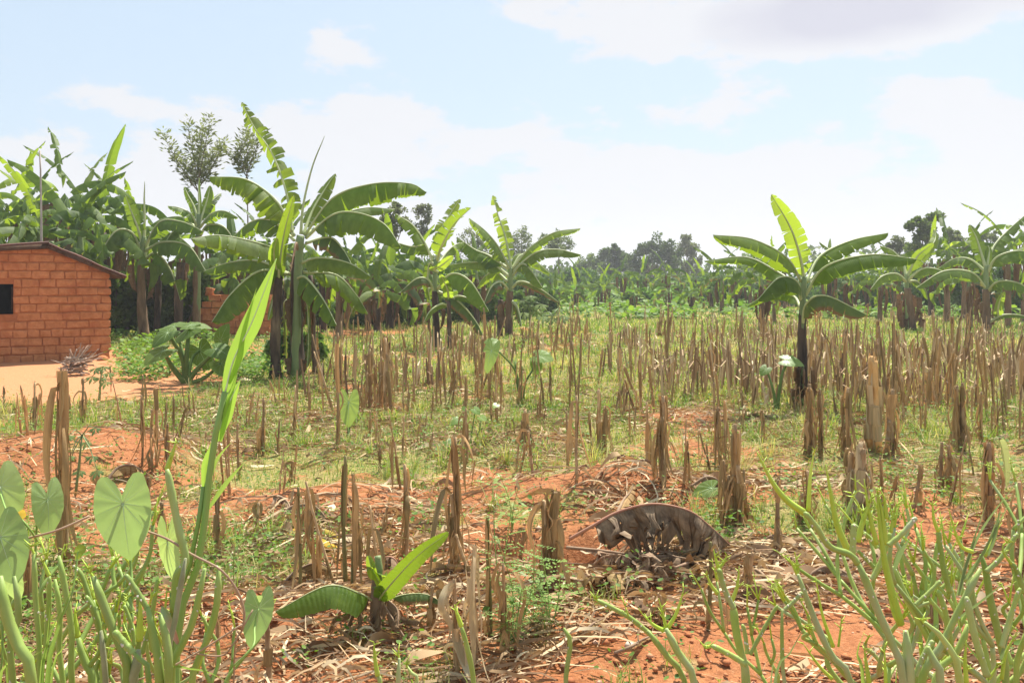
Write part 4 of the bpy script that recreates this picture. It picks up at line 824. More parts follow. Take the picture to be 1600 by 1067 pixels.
px_tree('big dark rounded tree on the horizon right of centre', 1020, 110, (1018, 425), [(1022, 385, 16), (1003, 395, 16), (1038, 393, 16), (1050, 402, 14), (1020, 405, 22), (988, 408, 16), (1055, 415, 16), (1000, 420, 20), (1035, 422, 20)], .5, 75, TRM, 46, .22, .25)
px_tree('dark tree at the left end of the horizon clump', 958, 115, (958, 430), [(964, 390, 10), (952, 400, 12), (975, 400, 12), (940, 407, 14), (962, 412, 18), (978, 418, 16), (945, 422, 16)], .5, 70, TRM, 47, .28, .22)
px_tree('pale grey green tree at the right end of the horizon clump', 1074, 112, (1074, 425), [(1072, 375, 11), (1065, 388, 12), (1082, 388, 12), (1075, 400, 15), (1086, 408, 10), (1070, 415, 14), (1082, 425, 12)], .4, 70, TRP, 48, .3, .2)
px_tree('small round hazy tree left of the horizon clump', 925, 120, (925, 430), [(925, 408, 12), (912, 415, 12), (938, 418, 12), (900, 424, 12)], .5, 60, TRM, 49, .6, .2)
px_tree('tall branching tree above the grove on the right', 1445, 55, (1443, 400), [(1440, 350, 10), (1455, 342, 8), (1466, 338, 7), (1430, 345, 8), (1422, 354, 8), (1450, 362, 12), (1435, 370, 13), (1455, 380, 12), (1428, 385, 13), (1445, 395, 14)], .27, 60, TRM, 50, .5, .12)
px_tree('pale bush topped tree left of the tall tree above the right grove', 1408, 65, (1408, 410), [(1405, 380, 10), (1396, 392, 12), (1415, 388, 10), (1405, 402, 14), (1390, 385, 6)], .28, 50, TRP, 51, .2, .1)
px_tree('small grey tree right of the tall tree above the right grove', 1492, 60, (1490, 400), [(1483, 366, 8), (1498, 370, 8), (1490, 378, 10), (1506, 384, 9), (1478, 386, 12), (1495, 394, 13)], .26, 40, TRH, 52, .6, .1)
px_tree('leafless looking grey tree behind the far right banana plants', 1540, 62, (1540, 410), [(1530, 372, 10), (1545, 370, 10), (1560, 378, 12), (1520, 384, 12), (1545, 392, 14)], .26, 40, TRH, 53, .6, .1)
# bushes behind the bananas
def bush(label, px, d, top, w, seed, mat_=SHM, tone=.3, leaf=.13, per=70, group=None):
    s = d / F; x = (px - 800) / F * d; o = Vector((x, d, float(gz(x, d)))); t = thing('bush', o, label, 'bush', group); rnd = random.Random(seed); H = 1.6 + (HY - top) * s; W_ = w * s
    cs = []; rr = []
    for k in range(26):
        a = rnd.uniform(0, 6.28); q = math.sqrt(rnd.random()); z = rnd.uniform(.08, .88); f = math.sqrt(max(0, 1 - (z - .35) ** 2 * 1.6)); cs.append(o + Vector((math.cos(a) * q * W_ * f, math.sin(a) * q * W_ * .6 * f, z * H))); rr.append(min(W_, H) * rnd.uniform(.16, .32))
    foliage('foliage', t, o, cs, rr, per, leaf, mat_, seed, tone)
    for k in range(4): st = MB(); st.tube(curve([o + Vector((rnd.uniform(-.15, .15), 0, -.05)), o + Vector((rnd.uniform(-.4, .4) * W_, 0, H * .4)), o + Vector((rnd.uniform(-.7, .7) * W_, rnd.uniform(-.2, .2), H * .75))], 5), [.05, .04, .03, .02, .015], 5); st.build('stem', BARK, t, o)
HEDGE = [(190, 25, 425, 45), (235, 25.5, 430, 45), (285, 25.5, 428, 50), (340, 34, 405, 60), (395, 35, 410, 60), (450, 35, 405, 60)]
for i, (px, d, tp, w) in enumerate(HEDGE): bush('%s dense dark bush from the left in the hedge behind the hut' % ORD[i], px, d, tp, w, 300 + i, TRM, .35, .15, 150, 'dark hedge bushes behind the hut')
UG = [(345, 27.5, 458, 26), (385, 27, 462, 24), (500, 29, 455, 30), (540, 30, 450, 30), (580, 30.5, 455, 28), (618, 31, 450, 28), (655, 32, 455, 26), (725, 33, 455, 24), (755, 33, 458, 24), (440, 16.5, 512, 26), (492, 16.5, 518, 20), (812, 36, 455, 22), (850, 40, 452, 22)]
for i, (px, d, tp, w) in enumerate(UG): bush('%s low bright bush from the left under the banana plants left of centre' % ORD[i], px, d, tp, w, 380 + i, SHM, .55, .10, 130, 'low bushes under the left grove')
GR = [(505, 37, 400, 50), (550, 38, 408, 50), (600, 39, 402, 50), (650, 40, 410, 55), (700, 41, 405, 50), (745, 42, 420, 50), (790, 45, 425, 50)]
for i, (px, d, tp, w) in enumerate(GR): bush('%s leafy bush from the left behind the grove left of centre' % ORD[i], px, d, tp, w, 320 + i, SHM, .32, .16, 120, 'bushes behind the left grove')
RB = [(1140, 56, 432), (1185, 56, 425), (1235, 54, 430), (1290, 52, 425), (1345, 50, 430), (1400, 48, 422), (1455, 46, 420), (1510, 44, 415), (1560, 42, 410), (1615, 40, 410)]
for i, (px, d, tp) in enumerate(RB): bush('%s leafy bush from the left behind the grove on the right' % ORD[i], px, d, tp, 42, 340 + i, SHM, .4, .18, 100, 'bushes behind the right grove')
MBS = [(845, 75, 425), (885, 80, 418), (925, 80, 425), (965, 76, 432), (1005, 76, 436), (1050, 78, 432), (1095, 74, 434)]
for i, (px, d, tp) in enumerate(MBS): bush('%s bush from the left behind the distant middle banana row' % ORD[i], px, d, tp, 36, 360 + i, SHM, .42, .24, 90, 'bushes beyond the distant row')
def treeline():
    rs = random.Random(5); cs = []; rr = []
    for k in range(170):
        d = rs.uniform(130, 170); px = rs.uniform(-500, 2100); h = rs.uniform(2, 5.6); x = (px - 800) / F * d
        for j in range(4): cs.append(Vector((x + rs.uniform(-3, 3), d + rs.uniform(-2, 2), rs.uniform(.5, h)))); rr.append(rs.uniform(1.2, 2.2))
    o = foliage('distant_woodland', None, Vector((0, 0, 0)), cs, rr, 60, .7, TRM, 77, .4); tagp(o, 'low line of hazy woodland along the horizon', 'woodland', kind='stuff')
treeline()
# ---------------------------------------------------------------- maize stubble
def stalk_mesh(mb, base, h, r, lean, rnd, n=9, seg=8, mat=0):
    P = []; rd = []; a = rnd.uniform(0, 6.28); nodes_ = [h * f for f in (0.12, 0.3, 0.5, 0.72, 0.93)]
    zs = sorted(set([0, h] + nodes_ + [q + h * .018 for q in nodes_] + [q - h * .018 for q in nodes_]))
    for z in zs:
        t = z / h; P.append(base + Vector((lean.x * t * h + math.sin(z * 9 + a) * .006, lean.y * t * h, z - .03 * (z == 0)))); rd.append(r * (1.18 - .3 * t) * (1.22 if any(abs(z - q) < 1e-6 for q in nodes_) else 1) * rnd.uniform(.96, 1.04))
    mb.tube(P, rd, seg, mat, jit=.05, rnd=rnd)
    # ragged cut end
    for k in range(3):
        aa = rnd.uniform(0, 6.28); c = P[-1] + Vector((math.cos(aa), math.sin(aa), 0)) * r * .6; hh = r * rnd.uniform(.4, 1.6)
        mb.quadstrip([[c + Vector((-r * .35, 0, -.01)), c + Vector((r * .35, 0, -.01))], [c + Vector((-r * .1, 0, hh)), c + Vector((r * .12, .002, hh))]], mat)
    return P
def strip(mb, pts, w, rnd, mat=0, n=10, twist=1.0, w0=.6):
    C = curve(pts, n); rows = []; uv = []; th = rnd.uniform(0, 6.28); tw = rnd.gauss(0, twist)
    for i, c in enumerate(C):
        t = i / (n - 1); T = (C[min(i + 1, n - 1)] - C[max(0, i - 1)]).normalized(); a = T.cross(Vector((math.cos(th), math.sin(th), .1))).normalized(); a = Matrix.Rotation(tw * t, 3, T) @ a; b = T.cross(a)
        ww = w * (w0 + (1 - w0) * math.sin(math.pi * min(1, t * 1.3) * .77)) * (1 - t ** 3 * .9) * .5
        rows.append([c - a * ww, c + b * ww * .45, c + a * ww]); uv.append([(t * 2, -1), (t * 2, 0), (t * 2, 1)])
    mb.quadstrip(rows, mat, uv)
def sheath(mb, P, r, rnd, mat=0):
    """dry leaf sheath hugging the stalk between two heights, open on one side"""
    k0 = rnd.randrange(0, len(P) - 5); k1 = min(len(P) - 1, k0 + rnd.randrange(4, 8)); a0 = rnd.uniform(0, 6.28); rows = []; uv = []
    for k in range(k0, k1 + 1):
        t = (k - k0) / (k1 - k0); rr = r * (1.18 + .2 * t + .1 * rnd.random()); sp = 2.2 - .9 * t; rows.append([P[k] + Vector((math.cos(a0 + q * sp), math.sin(a0 + q * sp), 0)) * rr * (1 + .5 * abs(q) ** 3) for q in (-1, -.5, 0, .5, 1)]); uv.append([(t, q) for q in (-1, -.5, 0, .5, 1)])
    mb.quadstrip(rows, mat, uv)
def dangle(P, r, rnd, ln):
    k = rnd.randrange(len(P) // 3, len(P)); a = rnd.uniform(0, 6.28); c = Vector((math.cos(a), math.sin(a), 0)); p = P[k]; out = rnd.choice((.015, .02, .03, .05, .08))
    def J(q): return q + Vector((rnd.gauss(0, .012), rnd.gauss(0, .012), rnd.gauss(0, .01)))
    if rnd.random() < .22:      # flares out near the foot
        b0 = P[0]; e = rnd.uniform(.10, .22); return [p + c * r, J(p + c * out * .5 - Vector((0, 0, (p.z - b0.z) * .4))), J(p + c * e * .5 - Vector((0, 0, (p.z - b0.z) * .8))), b0 + c * e + Vector((0, 0, .02))]
    if rnd.random() < .05: return [p + c * r, p + c * out * 1.4 + Vector((0, 0, ln * .12)), p + c * (out * 3) - Vector((0, 0, ln * .3)), p + c * out * 3.6 - Vector((0, 0, min(p.z - P[0].z, ln * .9)))]
    dz = min(p.z - P[0].z, ln); return [p + c * r, p + c * (out * .6) + Vector((0, 0, .004)), J(p + c * out - Vector((0, 0, dz * .25))), J(p + c * out * rnd.uniform(.4, 1.1) - Vector((0, 0, dz * .6))), p + c * (out * rnd.uniform(.2, 1.5)) - Vector((0, 0, dz * .95))]
def near_stub(label, px, pb, pt, rpx=5, lean=0.0, stalks=1, leaves=3, sheaths=2, m=STK, lm=DRY, seed=0, spread=6, group='cut maize stalks standing close by', wl=1.0):
    x, y = GG(px, pb); o = Vector((x, y, float(gz(x, y)))); t = thing('maize_stubble', o, label, 'maize stubble', group); s = y / F; rnd = random.Random(seed * 7 + 1); H = (pb - pt) * s
    for k in range(stalks):
        mb = MB(); b = o + Vector((rnd.uniform(-1, 1) * 1.7 * spread * s if k else 0, rnd.uniform(-1, 1) * 1.7 * spread * s if k else 0, 0)); h = H if k == 0 else H * rnd.uniform(.35, .97); r = rpx * .43 * s * (rnd.uniform(.8, 1.1) if k else 1)
        P = stalk_mesh(mb, b, h, r, Vector((lean + (rnd.uniform(-.08, .08) if k else 0), rnd.uniform(-.05, .05), 0)), rnd); mb.build('stalk', m, t, o)
        for q in range((sheaths + 1) // 2): sb = MB(); sheath(sb, P, r, rnd); sb.build('leaf_sheath', lm, t, o)
        for q in range(int(leaves * 2.1 + 1.2)): lb = MB(); strip(lb, dangle(P, r, rnd, H * rnd.uniform(.3, .95)), rnd.uniform(.010, .036) * wl, rnd, n=14); lb.build('dry_leaf', lm, t, o)
    return t
NEAR = [
 ('tallest shaggy maize stalk at the left, wrapped in grey brown dry leaves', 102, 890, 578, dict(rpx=9, leaves=9, sheaths=5, stalks=1, wl=1.3)),
 ('slim maize stalk with a hanging leaf beside the hut yard', 53, 678, 598, dict(rpx=4, leaves=3)),
 ('thin maize stub at the left edge of the photo below the yard', 5, 645, 604, dict(rpx=3, leaves=1)),
 ('maize stub with leafy side stalk right of the yard edge', 130, 660, 592, dict(rpx=4, leaves=3)),
 ('bent dark maize stub in front of the bare red patch near the yard', 219, 656, 586, dict(rpx=3, leaves=1, lean=.08)),
 ('cluster of dark maize stalks right of the red mound', 246, 728, 606, dict(rpx=4.5, stalks=4, leaves=2, spread=12)),
 ('short pale stub standing right behind the reed leaf', 372, 748, 662, dict(rpx=4.5, leaves=1)),
 ('thin stalk left of the straw covered strip', 412, 712, 622, dict(rpx=4.5, leaves=2)),
 ('short maize stub beside the straw strip', 436, 712, 655, dict(rpx=3.5, leaves=1)),
 ('thin upright stalk before the largest banana plant', 461, 690, 602, dict(rpx=3, leaves=1)),
 ('slender stalk just right of the largest banana trunk', 483, 648, 577, dict(rpx=3, leaves=1)),
 ('tall dark stalk left of the two lobed pale green leaf', 528, 705, 520, dict(rpx=4.5, leaves=3)),
 ('shaggy pair of stalks right of the two lobed pale green leaf', 578, 640, 545, dict(rpx=5, stalks=3, leaves=3, spread=10)),
 ('split forked maize stalks with pale bracts left of centre', 602, 645, 528, dict(rpx=6, stalks=3, leaves=4, spread=10)),
 ('straight thin stalk in the grass left of centre', 646, 640, 560, dict(rpx=4, leaves=1)),
 ('low split maize stub on the straw strip', 578, 690, 640, dict(rpx=3, leaves=1)),
 ('thick yellowish bamboo like cane with a green joint', 538, 925, 712, dict(rpx=7, leaves=1, sheaths=1, m=STG)),
 ('green brown cane beside the thick yellowish cane', 553, 930, 738, dict(rpx=6, leaves=3, sheaths=1, m=STG)),
 ('leaning dry cane left of the yellowish canes', 523, 925, 752, dict(rpx=5, leaves=3, lean=-.26)),
 ('straight cut cane standing alone left of the cane cluster', 468, 930, 762, dict(rpx=5.5, leaves=0, sheaths=1, m=STG)),
 ('thin crooked cane in the cane cluster', 496, 918, 765, dict(rpx=3.5, leaves=3, lean=-.1)),
 ('leaning dry cane with pale loose husk in the cane cluster', 600, 925, 790, dict(rpx=5, leaves=3, lean=-.18)),
 ('maize stalk with curled top leaf right of the cane cluster', 635, 882, 724, dict(rpx=6.5, leaves=4)),
 ('thick split maize stalk with a long strip bending right', 712, 888, 682, dict(rpx=9, leaves=6, sheaths=4, stalks=2, spread=7)),
 ('short leafy stub on the grass left of the red mound', 458, 752, 720, dict(rpx=3.5, leaves=3)),
 ('short brown stub in the middle of the straw strip', 594, 738, 700, dict(rpx=4.5, leaves=1)),
 ('dark thin stalk rising from the straw strip', 630, 722, 650, dict(rpx=3.5, leaves=0)),
 ('curved short stub right of the straw strip', 668, 715, 676, dict(rpx=4, leaves=1, lean=.2)),
 ('pair of short dark stubs beside the yellow green weed', 729, 725, 638, dict(rpx=4, stalks=2, leaves=1)),
 ('tall thin stalk behind the yellow green weed', 728, 668, 588, dict(rpx=3.5, leaves=1)),
 ('broad dark cut stalk beside the feathery green weed', 764, 1000, 806, dict(rpx=7, leaves=3, sheaths=1, m=STG)),
 ('loose pale dry sheath and stalk at the bottom centre', 712, 1062, 905, dict(rpx=7, leaves=4, sheaths=3, stalks=1, lm=DRYP, spread=12, wl=1.3)),
 ('pale papery stalk leaning in the bottom centre', 742, 1045, 850, dict(rpx=7, leaves=3, sheaths=3, stalks=1, lm=DRYP, spread=14, wl=1.3)),
 ('brown shaggy stalk at the right of the bottom centre bunch', 785, 1030, 880, dict(rpx=6, leaves=3, sheaths=3, stalks=1, spread=10, wl=1.1)),
 ('cut stalk at the bottom left near the succulent stems', 340, 1060, 957, dict(rpx=5.5, leaves=1, sheaths=1)),
 ('cut stalk with slanted top beside the folded pale green leaf', 420, 1075, 950, dict(rpx=10, leaves=0, sheaths=1)),
 ('short cut stalk behind the succulent stems at the left', 172, 960, 905, dict(rpx=5, leaves=1, sheaths=1)),
 ('broken brown stalk behind the succulents at the left edge', 48, 960, 850, dict(rpx=10, leaves=3, sheaths=2)),
 ('short slanted stub behind the yellow tipped succulent', 255, 850, 783, dict(rpx=7, leaves=2, sheaths=1)),
 ('narrow stub right of the reed stem', 343, 880, 770, dict(rpx=5, leaves=2, sheaths=1)),
 ('short stub at the left above the heart shaped leaf', 152, 790, 735, dict(rpx=4.5, leaves=1)),
 ('thick shaggy stump beside the soil pit', 868, 925, 770, dict(rpx=9, leaves=8, sheaths=4, stalks=2, spread=8, wl=1.3)),
 ('thin stalk standing on the lip of the soil pit', 902, 755, 620, dict(rpx=4.5, leaves=1, lean=-.01)),
 ('thin dark stalk left of the stalk on the pit lip', 886, 735, 642, dict(rpx=3.5, leaves=1)),
 ('tall dark double stalk in the middle of the field', 936, 712, 608, dict(rpx=6, stalks=2, leaves=4)),
 ('maize stub with a broken top behind the dead arched leaf', 1011, 740, 628, dict(rpx=4.5, leaves=2)),
 ('shaggy thick stalk with flaring leaves behind the dead arched leaf', 1037, 755, 620, dict(rpx=8, leaves=6, sheaths=4, stalks=2, spread=6)),
 ('short greenish cut stem left of the bottom right succulents', 1108, 985, 845, dict(rpx=7, leaves=2, sheaths=1, m=STG)),
 ('broad bundle of upright dry stalks right of centre', 1148, 825, 662, dict(rpx=8, leaves=6, sheaths=4, stalks=5, spread=16)),
 ('stalk bundle with a greenish sheath behind the broad bundle', 1133, 735, 626, dict(rpx=5, leaves=3, stalks=2)),
 ('dark leaning stub right of the broad bundle', 1214, 868, 750, dict(rpx=7, leaves=2, sheaths=1, lean=.04)),
 ('shaggy stubble bunch below the lone banana plant', 1266, 712, 600, dict(rpx=7, leaves=7, sheaths=3, stalks=3, spread=10)),
 ('slim orange tinged stalk right of the lone banana plant', 1324, 715, 605, dict(rpx=6, leaves=5, sheaths=3, stalks=2)),
 ('tall bright orange brown dry stalk with a folded top', 1360, 705, 556, dict(rpx=13, leaves=3, sheaths=5, stalks=2, m=STO, lm=DRYP, spread=7, wl=1.6)),
 ('thick stalk with pale cut husk and splayed top', 1347, 815, 690, dict(rpx=12, leaves=6, sheaths=4, stalks=3, lm=DRYP, spread=10, wl=1.3)),
 ('dark streaked stub behind the splayed husk stalk', 1325, 800, 700, dict(rpx=8, leaves=4, sheaths=3, stalks=2)),
 ('upright shaggy stub right of the orange brown stalk', 1393, 716, 608, dict(rpx=8, leaves=6, sheaths=3, stalks=2)),
 ('shaggy stub with a green hanging leaf at the right', 1505, 705, 598, dict(rpx=7, leaves=6, sheaths=3, stalks=3, spread=10)),
 ('tall stub left of the pale green dried leaf at the right', 1533, 690, 612, dict(rpx=4, leaves=3)),
 ('thick dark stub with a pale green dried leaf at the right', 1545, 818, 692, dict(rpx=9, leaves=5, sheaths=4, stalks=2)),
 ('dark brown stub at the right edge above the succulents', 1592, 890, 752, dict(rpx=7, leaves=4, sheaths=2, stalks=2)),
 ('plain cut stub standing between the right hand succulents', 1455, 978, 868, dict(rpx=6, leaves=1, sheaths=1, stalks=2, spread=6)),
 ('stub with curled leaf in the grass above the splayed husk stalk', 1452, 645, 575, dict(rpx=5, leaves=3)),
 ('low stub on the straw right of the broad bundle', 1190, 690, 640, dict(rpx=4, leaves=2)),
 ('thin grey stalk in the open grass right of centre', 1117, 708, 598, dict(rpx=3.5, leaves=1)),
 ('short stub alone in the open grass of the middle', 980, 645, 603, dict(rpx=3, leaves=0)),
 ('dark short stub beside the small green sprig', 1090, 622, 580, dict(rpx=3.5, leaves=0, m=STG)),
 ('shaggy stalk right of the young taro plant', 820, 705, 640, dict(rpx=6, leaves=6, stalks=3, spread=12)),
 ('short broken stub on the red soil right of the sapling', 668, 985, 915, dict(rpx=6, leaves=3, lean=.15)),
 ('snapped leaning stub between the sapling and the soil pit', 735, 905, 835, dict(rpx=6, leaves=3, lean=-.3)),
 ('thin stub at the foot of the feathery green weed', 812, 885, 815, dict(rpx=5, leaves=3, lean=.1)),
 ('frayed stub in front of the right end of the arched dead leaf', 1165, 935, 862, dict(rpx=7, leaves=4, lean=.12)),
 ('low broken stub on the bare soil below the arched dead leaf', 1040, 975, 925, dict(rpx=6, leaves=3, lean=-.2)),
 ('frayed pair of stubs between the broad bundle and the splayed husk stalk', 1262, 820, 735, dict(rpx=6, leaves=5, stalks=2, spread=9)),
 ('slanting dry stub in the grass right of the splayed husk stalk', 1425, 800, 728, dict(rpx=6, leaves=4, lean=.25)),
 ('pair of dry stubs in the grass left of the thick dark stub', 1470, 770, 690, dict(rpx=6, leaves=5, stalks=2, spread=8)),
 ('thin leaning stub on the grass behind the soil pit', 835, 755, 680, dict(rpx=5, leaves=3, lean=-.15)),
 ('low frayed stub left of the curled leaf stalk', 595, 845, 790, dict(rpx=5, leaves=4, lean=.2)),
 ('lone stub on the bare soil right of the reed', 398, 845, 785, dict(rpx=5, leaves=3, lean=.1)),
 ('small stub at the right edge of the red mound', 232, 800, 745, dict(rpx=5, leaves=3)),
 ('slender grey stalk in front of the young taro plant', 783, 660, 580, dict(rpx=3, leaves=1)),
]
for i, (lab, px, pb, pt, kw) in enumerate(NEAR): near_stub(lab, px, pb, pt, seed=i + 1, **kw)
# a green leaf left on two of them
def single_leaf(label, pts, d, w, mat_, cat='leaf', name='hanging_leaf', **kw):
    P = [at(a, b, d + (c if len(q) > 2 else 0)) for q in pts for a, b, c in [(q + (0,))[:3]]]; o = P[0]; mb = MB(); banana_leaf(mb, P, w * d / F, **kw); return tagp(mb.build(name, mat_, None, o), label, cat)
single_leaf('long green maize leaf hanging from a shaggy stub at the right', [(1507, 590), (1500, 615), (1508, 650), (1520, 680)], 9.0, 6, leafmat('green_maize_leaf', (.16, .24, .05), (.22, .28, .08), (.4, .5, .1), .4), seed=3, side=Xs, droop=25, tear=0, petiole=0)
single_leaf('pale green drying leaf hooked over the thick dark stub at the right', [(1552, 690), (1562, 688), (1570, 720), (1572, 762)], 5.6, 9, leafmat('drying_leaf', (.32, .38, .14), (.42, .42, .2), (.5, .55, .2), .4), seed=4, side=Xs, droop=35, tear=.3, petiole=0)

# prototypes for the many smaller clumps
def proto_stub(seed, h, stalks, leaves, r=.0098):
    rnd = random.Random(seed); t = bpy.data.objects.new('maize_stubble', None); COL.objects.link(t); zero = Vector((0, 0, 0)); sb = MB(); lb = MB()
    for k in range(stalks):
        b = Vector((rnd.gauss(0, .07), rnd.gauss(0, .07), 0)) if k else zero.copy(); hh = h * (1 if k == 0 else rnd.uniform(.55, 1)); m_ = sb
        P = stalk_mesh(m_, b, hh, r * rnd.uniform(.8, 1.15), Vector((rnd.gauss(0, .09), rnd.gauss(0, .09), 0)), rnd, seg=6)
        for q in range(2): sheath(lb, P, r, rnd)
        for q in range(leaves): strip(lb, dangle(P, r, rnd, h * rnd.uniform(.4, .9)), rnd.uniform(.010, .026), rnd, n=8)
    sb.build('stalk', STK, t); lb.build('dry_leaf', DRY, t); return t
SP = [proto_stub(500 + i, h, s, l) for i, (h, s, l) in enumerate(((.75, 1, 2), (.9, 2, 3), (.6, 1, 1), (.85, 3, 3), (1.0, 2, 4), (.5, 2, 2), (.8, 4, 4), (.95, 1, 3), (.7, 3, 4), (1.05, 3, 2)))]
ZONES = [   # x0, x1, base y0, y1, count, label
 (500, 700, 532, 610, 26, 'small brown maize stub in the left part of the field between the two banana plants'),
 (690, 880, 530, 610, 30, 'small brown maize stub in the middle of the field below the centre banana plants'),
 (880, 1100, 520, 610, 34, 'brown maize stub in the clumps of the middle field left of the lone banana plant'),
 (1100, 1290, 530, 615, 34, 'brown maize stub in the dense stand around the lone banana plant'),
 (1290, 1460, 540, 640, 34, 'brown maize stub in the dense stand right of the lone banana plant'),
 (1460, 1600, 540, 650, 30, 'brown maize stub in the dense stand at the right edge of the field'),
 (560, 1080, 605, 730, 22, 'scattered thin maize stub in the open grass of the middle'),
 (1080, 1600, 640, 780, 16, 'scattered maize stub in the grass at the right'),
 (20, 480, 610, 760, 14, 'scattered short maize stub in the left foreground beyond the mound')]
rs_ = random.Random(99); placed = []; first = set(); count = 0
for (x0, x1, y0, y1, n, lab) in ZONES:
    k = 0; tries = 0
    while k < n and tries < 4000:
        tries += 1
        px = rs_.uniform(x0, x1); py = y0 + (y1 + 45 - y0) * rs_.random() ** 1.25; x, y = G(px, py)
        # rows run away from the viewer, clumped
        x = round(x / .42) * .42 + rs_.gauss(0, .07)
        if any((x - a) ** 2 + (y - b) ** 2 < .16 ** 2 for a, b in placed): continue
        if fbm(x * .7, y * .35, 88) < .40 and rs_.random() < .6: continue
        placed.append((x, y)); i = rs_.randrange(len(SP)); o = SP[i] if i not in first else copy_tree(SP[i]); first.add(i)
        o.location = (x, y, float(gz(x, y)) - .02); o.rotation_euler = (rs_.gauss(0, .05), rs_.gauss(0, .05), rs_.uniform(0, 6.28)); s = rs_.uniform(.7, 1.15) * (1.0 if y > 9 else .85)
        if lab.startswith('scattered'): s *= .62
        o.scale = (s, s, s * rs_.uniform(.85, 1.15)); tagp(o, lab, 'maize stubble', lab.replace(' stub ', ' stubs ')); k += 1; count += 1
for i, p in enumerate(SP):
    if i not in first:
        for c in list(p.children) + [p]: bpy.data.objects.remove(c)
# the far stubble: beyond counting
def far_stubble():
    rs = np.random.RandomState(8); n = 3100; px = rs.rand(n) * 1450 + 480; py = 486 + rs.rand(n) ** 1.1 * 150; d = CH * F / (py - HY); x = (px - 800) / F * d
    k = (px > 930 - (py - 490) * 4.5) & (fbm(x * .45, d * .22, 88) > .43) & (rs.rand(n) < sstep(850, 1300, px) * .45 + .14); x, y = x[k], d[k]; n = len(x)
    x = np.round(x / .45) * .45 + rs.normal(0, .09, n)
    m = n * 2; pi = np.repeat(np.arange(n), 2); bx = x[pi] + rs.normal(0, .13, m); by = y[pi] + rs.normal(0, .13, m); bz = gz(bx, by); h = (.22 + .5 * rs.rand(m) ** 1.4); r = .013 * (.8 + .6 * rs.rand(m)); lx = rs.normal(0, .11, m); ly = rs.normal(0, .11, m)
    rows = []
    for z, f in ((0, 1.3), (.5, 1.05), (1, .6)):
        for q in range(4): a = q * math.pi / 2; rows.append(np.stack([bx + lx * z * h + np.cos(a) * r * f, by + ly * z * h + np.sin(a) * r * f, bz + h * z], 1))
    # one hanging leaf each
    aa = rs.rand(m) * 6.28; zz = h * (.5 + .5 * rs.rand(m)); ca, sa = np.cos(aa), np.sin(aa); w = .011
    for t, o_ in ((0, .02), (.15, .11), (.95, .16)):
        for sg in (-1, 1): rows.append(np.stack([bx + lx * .8 * h + ca * o_ - sa * w * sg, by + ly * .8 * h + sa * o_ + ca * w * sg, bz + zz * (1 - t)], 1))
    V = np.stack(rows, 1); N_ = 18; b = np.arange(m) * N_; Q = []
    for lv in range(2):
        for q in range(4): Q.append(np.stack([b + lv * 4 + q, b + lv * 4 + (q + 1) % 4, b + lv * 4 + 4 + (q + 1) % 4, b + lv * 4 + 4 + q], 1))
    for lv in range(2): Q.append(np.stack([b + 12 + lv * 2, b + 13 + lv * 2, b + 15 + lv * 2, b + 14 + lv * 2], 1))
    mt = attrmat('far_stubble', [(0, (0.17, 0.10, 0.055)), (.5, (0.42, 0.28, 0.155)), (.85, (0.60, 0.44, 0.26)), (1, (0.75, 0.62, 0.42))], 0, rough=.9)
    tagp(np_mesh('far_stubble', V.reshape(-1, 3), np.concatenate(Q), None, {'tone': np.repeat(rs.rand(m), N_)}, mt, smooth=False), 'dense mass of cut brown maize stalks across the far field', 'maize stubble', kind='stuff')
far_stubble()

# ---------------------------------------------------------------- heart leaves, taro
def heart_mesh(mb, c, tip, nrm, L_, cup=.12, width=1.0, droop=.2, fold=0.0, mat=0, wavy=.0, notch=.14):
    """c = where the petiole joins, tip = direction to the tip, nrm = facing; L_ = length joint to tip"""
    tip = Vector(tip).normalized(); nrm = Vector(nrm); nrm = (nrm - tip * nrm.dot(tip)).normalized(); sd_ = tip.cross(nrm)
    K = [(0, 1.0), (10, .90), (25, .76), (45, .66), (70, .57), (95, .54), (120, .57), (136, .63), (148, .61), (157, .49), (165, .31), (173, .16), (180, notch)]
    def R_(a):
        a = abs(a)
        for (a0, r0), (a1, r1) in zip(K, K[1:]):
            if a <= a1: return lerp(r0, r1, (a - a0) / (a1 - a0))
        return K[-1][1]
    NA = 40; NR = 7; rows = []; uv = []
    for i in range(NR + 1):
        q = i / NR; row = []; u = []
        for k in range(NA + 1):
            a = -180 + 360 * k / NA; r = R_(a) * q * L_; x = math.cos(math.radians(a)) * r; y = math.sin(math.radians(a)) * r * width
            z = -droop * (x * x + y * y) / L_ + cup * abs(y) + fold * abs(y) + wavy * L_ * math.sin(k * 1.1) * q ** 2 + .012 * L_ * math.cos(a * .21) * q
            row.append(Vector(c) + tip * x + sd_ * y + nrm * z); u.append((x / L_, y / L_))
        rows.append(row); uv.append(u)
    mb.quadstrip(rows, mat, uv)
    vb = MB()
    for a in (0, 38, -38, 75, -75, 115, -115, 145, -145):
        pts = []; wv = []
        for i in range(7):
            q = i / 6 * .9; r = R_(a) * q * L_; x = math.cos(math.radians(a)) * r; y = math.sin(math.radians(a)) * r * width; z = -droop * (x * x + y * y) / L_ + cup * abs(y) + fold * abs(y) + .002 * L_ + .012 * L_ * math.cos(a * .21) * q; pts.append(Vector(c) + tip * x + sd_ * y + nrm * z)
            wv.append(L_ * (.009 if a == 0 else .0055) * (1 - q * .85))
        vb.tube(pts, wv, 4)
    return vb
def heart_leaf_part(parent, o, name, mat_, *a, **k):
    mb = MB(); vb = heart_mesh(mb, *a, **k); ob = mb.build(name, mat_, parent, o); vb.build('leaf_vein', VEIN, ob, o); return ob
